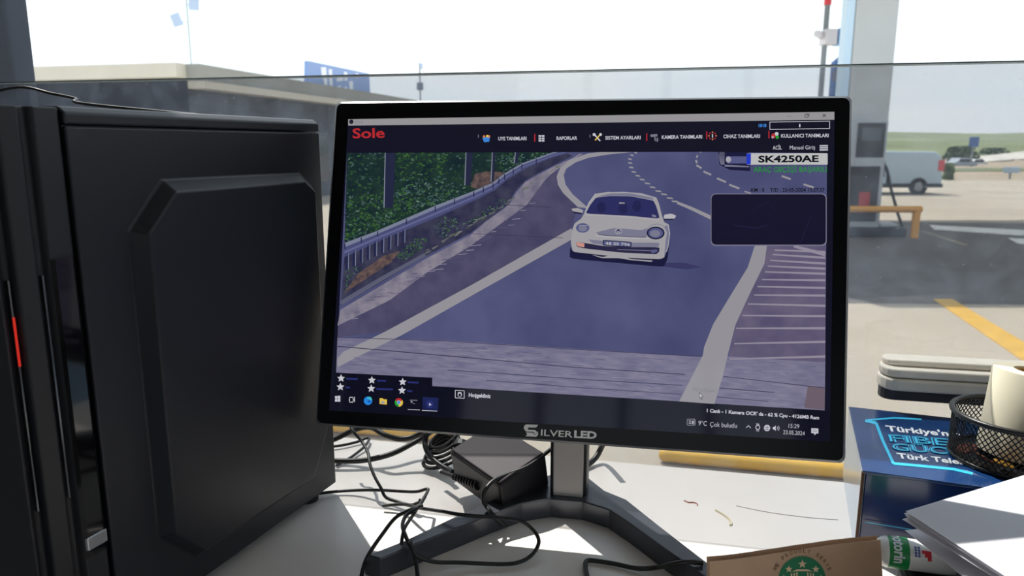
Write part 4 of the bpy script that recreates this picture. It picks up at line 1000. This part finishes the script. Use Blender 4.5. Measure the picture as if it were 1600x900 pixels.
cable([(708, 662, .05), (708, 680, .04), (711, 697, .03), (720, 714, .02), (730, 725, .012)], .0026, 'black cable hanging straight down left of the power brick')
cable([(668, 676, .04), (664, 690, .03), (668, 706, .022), (682, 722, .016), (700, 734, .014), (708, 738, .016)], .0034, 'thick black cable bending round the cable coil towards the power brick')
# coil of cable by the brick
co = MB(); c0 = atz(692, 706, .022)
for k in range(5):
    P = []
    rr_ = .024-.002*k
    for j in range(26):
        a = 2*pi*j/25+.3*k; P.append(c0+V((rr_*1.0*cos(a), rr_*.75*sin(a)+.003*k, -.006+.009*sin(a+1)+.0045*k)))
    co.tube(P, .0024, 8, smooth=False)
coil = co.build('cable_coil', m_cab, smooth=True); tag(coil, 'coil of black cable tied up beside the power brick', 'cable')
# tie round the coil
MB().lathe([(.010, -.004), (.0115, -.004), (.0115, .004), (.010, .004)], 14, frame(c0+V((.021, .002, .004)), (1, 0, 0), None, (0, 1, .3)), closed=True).build('tie', m_cab, coil)

# ------------------------------------------------------------------ blue box
BXH = .085
nl = atz(1348, 735, BXH); fl_ = atz(1326, 635, BXH)
by = (fl_-nl).normalized(); bx_ = V((by.y, -by.x, 0)); BD = (fl_-nl).length; BW = .30
BX = frame(V((nl.x, nl.y, 0)), bx_, by)
box = thing('modem_box', 'glossy dark blue cardboard box with cyan lettering, right of the monitor', 'box', (nl.x, nl.y, 0))
def card(name, col, rough=.22):
    return pbr(name, col, rough, spec=.5, coat=.5, var=.22, vscale=14)
m_bb = card('card_blue', (24, 62, 116)); m_bn = card('card_navy', (18, 44, 98)); m_kr = pbr('card_edge', (84, 60, 48), .9)
MB().box(.003, BW, .002, BD, .0, BXH-.003, BX).build('body', m_bn, box, bevel=.0008)
MB().box(.000, BW, .0, BD, BXH-.003, BXH, BX).build('lid', m_bb, box, bevel=.0006)
MB().box(.0, .003, .004, BD-.003, .0, BXH-.003, BX).build('side_sheen', pbr('card_side_sheen', (128, 164, 196), .2, coat=.6), box)  # blue side coloured pale to imitate the white desk mirrored in its gloss
MB().box(-.0006, .0018, -.0008, .004, .0, BXH-.002, BX).build('card_edge', m_kr, box)
bt = lambda x, y: atz(x, y, BXH+.0003)
m_cy = pbr('print_cyan', (60, 190, 236), .3); m_pw = pbr('print_white', (226, 232, 240), .4)
pr = MB()
def pstroke(mb, pts_, w_, sf, mi=0):
    for i in range(len(pts_)-1):
        (x0, y0), (x1, y1) = pts_[i], pts_[i+1]; L = sqrt((x1-x0)**2+(y1-y0)**2) or 1; nx, ny = -(y1-y0)/L*w_/2, (x1-x0)/L*w_/2
        mb.add([sf(x0+nx, y0+ny), sf(x1+nx, y1+ny), sf(x1-nx, y1-ny), sf(x0-nx, y0-ny)], [(0, 1, 2, 3)], mi)
pstroke(pr, [(1352, 657), (1369, 661), (1380, 690), (1396, 724)], 4.5, bt); pstroke(pr, [(1396, 724), (1440, 728), (1490, 733), (1520, 740)], 4, bt); pstroke(pr, [(1356, 656), (1398, 653), (1440, 655)], 2.5, bt)
pr.build('printed_frame', m_cy, box)
pr = MB(); text_on(pr, 'Türkiye\'nin', (1386, 673), (1502, 683), 9, bt, .03, 0, up=(-3.2, -8.6)); pr.build('lettering', m_pw, box)
# outlined lettering: outer rim letters, inner dark letters, thin core
b2 = lambda x, y: atz(x, y, BXH+.0006); b3 = lambda x, y: atz(x, y, BXH+.0009)
for (t_, p0, p1) in (('FIBER', (1391, 689.5), (1518, 699)), ('GÜCÜ', (1396, 703), (1508, 712))):
    pr = MB(); text_on(pr, t_, p0, p1, 12, bt, .045, 0, up=(-3.6, -11)); text_on(pr, t_, p0, p1, 12, b2, .016, 2, up=(-3.6, -11)); text_on(pr, t_, p0, p1, 12, b3, -.014, 0, up=(-3.6, -11)); pr.build('lettering', [m_cy, m_pw, m_bb], box)
pr = MB(); text_on(pr, 'Türk Telekom', (1403, 715.5), (1542, 729), 8.5, bt, .03, 0, up=(-2.8, -8.2)); pr.build('lettering', m_pw, box)
ff = lambda x, y: atp(x, y, V((nl.x, nl.y, 0)), by)-by*.0012
ln = MB(); pstroke(ln, [(1352, 815), (1440, 829), (1520, 840)], 1.2, ff); ln.build('printed_line', m_cy, box)

# ------------------------------------------------------------------ mesh cup, roll, coins
CC = V((.487, .672, BXH)); CR, CH = .055, .046
cup = thing('mesh_organizer', 'round black wire mesh cup standing on the blue box', 'organizer', CC)
m_wire = pbr('wire_black', (30, 30, 33), .35, metal=.3)
MB().lathe([(CR+.0028*cos(t*pi/5), CH+.0028*sin(t*pi/5)) for t in range(10)], 48, Matrix.Translation(CC), closed=True).build('rim', m_wire, cup, smooth=True)
MB().lathe([(CR-.0015+.0024*cos(t*pi/5), .0026+.0024*sin(t*pi/5)) for t in range(10)], 48, Matrix.Translation(CC), closed=True).build('base_ring', m_wire, cup, smooth=True)
MB().lathe([(0, .0012), (CR-.001, .0012), (CR-.001, .0024), (0, .0024)], 40, Matrix.Translation(CC)).build('base_plate', m_wire, cup)
wm = MB()
NH = 66; dth = 2*pi/NH*6.5
for s_ in (1, -1):
    for k in range(NH):
        P = []
        for j in range(7):
            t = j/6; a = 2*pi*k/NH+s_*dth*t; P.append(CC+V(((CR-.0006)*cos(a), (CR-.0006)*sin(a), .004+(CH-.006)*t)))
        wm.tube(P, .00055, 4, smooth=False)
wm.build('wire_mesh', m_wire, cup, kind='stuff')
ax = V((.10, .03, 1)).normalized(); RM = frame(CC+V((.010, .004, .0050)), V((1, 0, -.10)), None, ax)
rl = thing('paper_roll', 'cream paper roll with a hollow core standing in the wire mesh cup', 'paper roll', CC+V((.010, .004, .005)))
MB().lathe([(.020, 0), (.0375, 0), (.0375, .082), (.0368, .083), (.020, .083)], 48, RM, closed=True).build('paper', pbr('roll_paper', (232, 224, 200), .7, var=.02), rl, smooth=True)
MB().lathe([(.0175, .002), (.0199, .002), (.0199, .081), (.0175, .081)], 40, RM, closed=True).build('core', pbr('roll_core', (170, 132, 70), .8), rl, smooth=True)
for i, (dx, dy, t1, col, lab) in enumerate(((-.040, -.018, .5, (150, 86, 60), 'copper brown coin leaning at the front of the wire mesh cup'), (-.030, -.032, .3, (196, 150, 60), 'golden coin lying at the front of the wire mesh cup'), (-.043, .004, -.4, (120, 70, 56), 'dark copper coin at the left side of the wire mesh cup'))):
    M = frame(CC+V((dx, dy, .0105)), (cos(t1), 0, -sin(t1)), None, (sin(t1), 0, cos(t1)))
    tag(MB().lathe([(.0, -.0009), (.0085, -.0009), (.0092, -.0005), (.0092, .0005), (.0085, .0009), (0, .0009)], 24, M).build('coin', pbr('coin_%d' % i, col, .35, metal=.8)), lab, 'coin', 'coins in the mesh cup')

# ------------------------------------------------------------------ white casing on the window behind the box
cz0 = V((0, 0, 0)); cs = thing('window_casing', 'dusty off white two part plastic casing fixed to the window behind the blue box', 'casing', MW @ V((.55, -.02, .12)))
def wp(px, py, off): return atp(px, py, W0-wn*off, wn)
m_ow = pbr('casing_white', (236, 230, 220), .5, var=.06, vscale=30); m_od = pbr('casing_dark', (66, 68, 74), .4)
def slab(xl, zlo, zhi, d, r, name, mat, xr=.86, in0=.003):
    # rounded-end slab lying along the window
    pts_ = []
    n_ = 8
    for k in range(n_+1):
        a = R(90+180*k/n_); pts_.append((xl+r+r*cos(a), (-d/2-in0)+(d/2)*sin(a)))
    pts_ = [(xr, -in0)]+pts_+[(xr, -d-in0)]
    MB().prism(pts_, zlo, zhi, MW).build(name, mat, cs, bevel=.0028, seg=3)
def wloc(px, py, off):
    q = MW.inverted() @ wp(px, py, off); return q
q = wloc(1371, 585, .02); zA = wloc(1400, 573, .035).z; zB = wloc(1400, 587, .035).z; zC = wloc(1400, 606, .035).z; zD = wloc(1400, 625, .03).z; zT = wloc(1400, 558, .02).z
slab(q.x+.004, zA, zT, .030, .012, 'cap_ridge', m_ow)
slab(q.x, zB+.0006, zA, .044, .016, 'upper_shell', m_ow)
slab(q.x-.001, zC, zB-.0006, .046, .016, 'lower_shell', m_ow)
slab(q.x+.003, zD, zC, .030, .014, 'dark_base', m_od)

# ------------------------------------------------------------------ papers, pouch, tube, sleeve
PT = atz(1415, 799, .090)
pv = V((.213, -.977, .0)).normalized()
m_pap = pbr('paper_white', (236, 236, 242), .75, trans=.3)
def sheet(o, u, v, lab, bend=.0, grp='loose printed sheets in front of the blue box'):
    nn = u.cross(v).normalized()*-1
    if nn.z < 0: nn = -nn
    NU, NV = 8, 8; top_ = []; bo = []
    for i in range(NU+1):
        for j in range(NV+1):
            q = o+u*(.21*i/NU)+v*(.297*j/NV)+nn*(bend*((i/NU)**2))
            top_.append(q+nn*.00022); bo.append(q)
    b = MB(); n_ = len(top_); ix = lambda i, j: i*(NV+1)+j
    fs = [(ix(i, j), ix(i+1, j), ix(i+1, j+1), ix(i, j+1)) for i in range(NU) for j in range(NV)]
    fs += [tuple(n_+k for k in reversed(f)) for f in fs]
    per = [ix(i, 0) for i in range(NU+1)]+[ix(NU, j) for j in range(1, NV+1)]+[ix(i, NV) for i in range(NU-1, -1, -1)]+[ix(0, j) for j in range(NV-1, 0, -1)]
    fs += [(per[k], per[(k+1) % len(per)], n_+per[(k+1) % len(per)], n_+per[k]) for k in range(len(per))]
    b.add(top_+bo, fs)
    return tag(b.build('paper_sheet', m_pap), lab, 'paper', grp)
ordn = ['topmost white sheet of the fanned paper pile', 'second white sheet from the top of the fanned paper pile', 'third white sheet from the top of the fanned paper pile', 'fourth white sheet from the top of the fanned paper pile', 'fifth white sheet from the top of the fanned paper pile']
for k in range(5):
    sheet(PT+V((-.0006*k*(1 if k % 2 else -1), .0008*(k % 3), -.0024*k)), V((.11, .024, .020+.0012*k)).normalized(), (pv+V((.012*k, .006*k, 0))).normalized(), ordn[k])
P2 = atz(1414, 829, .070); u2 = V((.97, .10, .05)).normalized(); v2 = V((.12, -.98, 0)).normalized()
for k in range(3):
    sheet(P2+V((.004*k, -.002*k, -.0026*k)), u2, (v2+V((.02*k, 0, 0))).normalized(), ('upper white sheet of the lower paper layer under the fanned pile', 'middle white sheet of the lower paper layer under the fanned pile', 'bottom white sheet of the lower paper layer under the fanned pile')[k])
m_pouch = pbr('pouch_black', (22, 22, 26), .6, bump=.3, bscale=300)
PO = frame(atz(1372, 884, .030)+V((.018, 0, 0)), V((.96, -.27, 0)), None)
pch = thing('black_pouch', 'black flat pouch under the loose papers', 'pouch', PO.translation-V((0, 0, .03)))
MB().box(0, .27, -.20, .012, -.030, -.001, PO).build('body', m_pouch, pch, bevel=.008, seg=3)
MB().box(.05, .27, -.20, -.012, -.001, .031, PO).build('raised_flap', m_pouch, pch, bevel=.004)
# small tube with green label
TC = atz(1368, 859, .0435); tdx = V((.96, -.27, 0)).normalized()
TM = frame(TC, V((0, 0, 1)), None, tdx)
tb_ = thing('plastic_tube', 'small white tube with a green label band lying by the papers', 'tube', TC-V((0, 0, .017)))
TR_ = .0130
MB().lathe([(0, .0), (.006, .0004), (.010, .002), (.0122, .005), (TR_, .008), (TR_, .055), (.012, .06), (.008, .063), (0, .064)], 36, TM).build('body', pbr('tube_white', (228, 230, 230), .3, coat=.3), tb_, smooth=True)
gb = MB(); gb.lathe([(TR_-.001, .0085), (TR_+.0003, .0085), (TR_+.0003, .024), (TR_-.001, .024)], 36, TM, closed=True); gb.build('green_band', pbr('label_green', (22, 138, 72), .35), tb_, smooth=True)
def on_tube(s_, z, off=.0005):        # s_: angle round the tube in radians from the top towards the viewer
    vdir = V((0, 0, 1))*cos(s_)+V((-.27, -.96, 0)).normalized()*sin(s_)
    return TC+tdx*z+vdir*(TR_+off)
def wraptext(body, z0, z1, a0, a1, mat, name, bold=.03):
    vs_, fs_ = text_mesh(body, bold); x0 = min(v.x for v in vs_); x1 = max(v.x for v in vs_)
    b = MB(); b.add([on_tube(a0+(a1-a0)*(v.x-x0)/(x1-x0), z1-(z1-z0)*(v.y/.72)*1.0 if False else z0+(z1-z0)*(v.y/.72)) for v in vs_], fs_); b.build(name, mat, tb_)
wraptext('motorin', .012, .021, -.55, 1.75, m_pw, 'band_lettering')
for z_ in (.0275, .0300):
    b = MB()
    for k in range(4): a = .55+.17*k; b.add([on_tube(a, z_), on_tube(a+.13, z_), on_tube(a+.13, z_+.0016), on_tube(a, z_+.0016)], [(0, 1, 2, 3)])
    b.build('blue_print', pbr('label_blue', (40, 70, 150), .4), tb_, kind='stuff')
b = MB()
for k in range(3): b.add([on_tube(.75+.2*k, .033+.002*k), on_tube(.95+.2*k, .033+.002*k), on_tube(.95+.2*k, .040), on_tube(.75+.2*k, .040)], [(0, 1, 2, 3)])
b.build('red_mark', pbr('label_red', (206, 40, 50), .4), tb_)

# kraft cup sleeve, pressed flat, standing against the pouch
KR = atz(1385, 852, .062); KL = atz(1113, 884, .056)
m_kraft = pbr('kraft_paper', (208, 180, 154), .85, var=.05, vscale=120, trans=.4)
kd = (KR-KL); kd.z = 0; KW = kd.length; kd.normalize(); kn = V((kd.y, -kd.x, 0))    # kn: towards the viewer
ks = thing('cup_sleeve', 'brown kraft paper cup sleeve with a round green emblem, at the bottom edge', 'cup sleeve', (KL+KR)/2-V((0, 0, .056)))
def ksurf(t, z, off=0.0):     # gently bowed face
    bow = .006*(1-(2*t-1)**2)
    q = KL.lerp(KR, t); return V((q.x, q.y, z))+kn*(bow+off-.006)+kn*(.055-z)*.25
topz = [(0, .0560), (.12, .0575), (.3, .0605), (.5, .0630), (.7, .0642), (.85, .0638), (1, .0622)]
def kz(t):
    for i in range(len(topz)-1):
        if t <= topz[i+1][0]+1e-6:
            a = (t-topz[i][0])/(topz[i+1][0]-topz[i][0]); return topz[i][1]*(1-a)+topz[i+1][1]*a
def layer(off, th, dz_, name, parent):
    n_ = 24; b = MB(); vs_ = []
    for k in range(n_+1):
        t = k/n_
        for o_ in (off, off-th):
            vs_ += [ksurf(t, .001, o_), ksurf(t, kz(t)+dz_, o_)]
    fs_ = []
    for k in range(n_):
        a = 4*k; c = a+4
        fs_ += [(a, a+1, c+1, c), (a+2, c+2, c+3, a+3), (a+1, a+3, c+3, c+1), (a, c, c+2, a+2)]
    fs_ += [(0, 2, 3, 1), (4*n_, 4*n_+1, 4*n_+3, 4*n_+2)]
    b.add(vs_, fs_); return b.build(name, m_kraft, parent, smooth=True)
layer(.0, .0008, 0, 'front_layer', ks); layer(-.005, .0008, .0008, 'back_layer', ks)
m_green = pbr('emblem_green', (18, 108, 74), .7); m_kt = pbr('kraft_print', (110, 84, 62), .8); m_cream = pbr('emblem_cream', (206, 186, 156), .8)
def kpx(x, y, off=.0006):
    # photo point -> sleeve face
    t = .5; q = None
    for _ in range(5):
        base = ksurf(t, .045); nn_ = (kn+V((0, 0, .25))).normalized(); q = atp(x, y, base, nn_)
        t = max(-.2, min(1.2, (q-KL).dot(kd)/KW))
    return q+(kn+V((0, 0, .25))).normalized()*off
ec = (1253, 906)
em = MB()
def kp(pts_, off, mi): em.add([kpx(*q_, off) for q_ in pts_], [tuple(range(len(pts_)))], mi)
ring = lambda r_, n_=40: [(ec[0]+r_*cos(2*pi*k/n_), ec[1]-r_*1.0*sin(2*pi*k/n_)) for k in range(n_)]
kp(ring(37), .0004, 0)
# crown, rays and flowing strands, simplified
for dx, dy, r_ in ((0, -25, 7), (-21, -17, 6), (21, -17, 6), (-29, -3, 6), (29, -3, 6)):
    p = []
    for k in range(10):
        a = R(90+36*k); q_ = r_ if k % 2 == 0 else r_*.42; p.append((ec[0]+dx+q_*cos(a), ec[1]+dy-q_*sin(a)))
    kp(p, .0007, 1)
for k in range(-4, 5):
    x = ec[0]+k*4.2
    if abs(k) < 2: continue
    kp([(x-1.1, ec[1]-14+abs(k)*.9), (x+1.1, ec[1]-14+abs(k)*.9), (x+1.5+k*.5, ec[1]+14), (x-1.1+k*.5, ec[1]+14)], .0007, 1)
kp([(ec[0]-17, ec[1]-13), (ec[0]-8, ec[1]-17), (ec[0]+8, ec[1]-17), (ec[0]+17, ec[1]-13), (ec[0]+8, ec[1]-14), (ec[0]-8, ec[1]-14)], .0007, 1)
em.build('emblem', [m_green, m_cream], ks)
at_ = MB()
word = 'WE PROUDLY SERVE'
for i, ch in enumerate(word):
    if ch == ' ': continue
    a = R(158-136*i/(len(word)-1)); r0 = 43
    bx0 = (ec[0]+r0*cos(a), ec[1]-r0*sin(a)); tx_ = (sin(a), cos(a)); 
    hw = 2.3 if ch != 'W' else 3
    p0 = (bx0[0]-tx_[0]*hw, bx0[1]-tx_[1]*hw); p1 = (bx0[0]+tx_[0]*hw, bx0[1]+tx_[1]*hw)
    text_on(at_, ch, p0, p1, 6, lambda x, y: kpx(x, y, .0006), .012, 0, up=(cos(a)*6, -sin(a)*6))
at_.build('arched_lettering', m_kt, ks)

# clean the measuring notes off the objects
for o in bpy.data.objects:
    if '_o' in o: del o['_o']
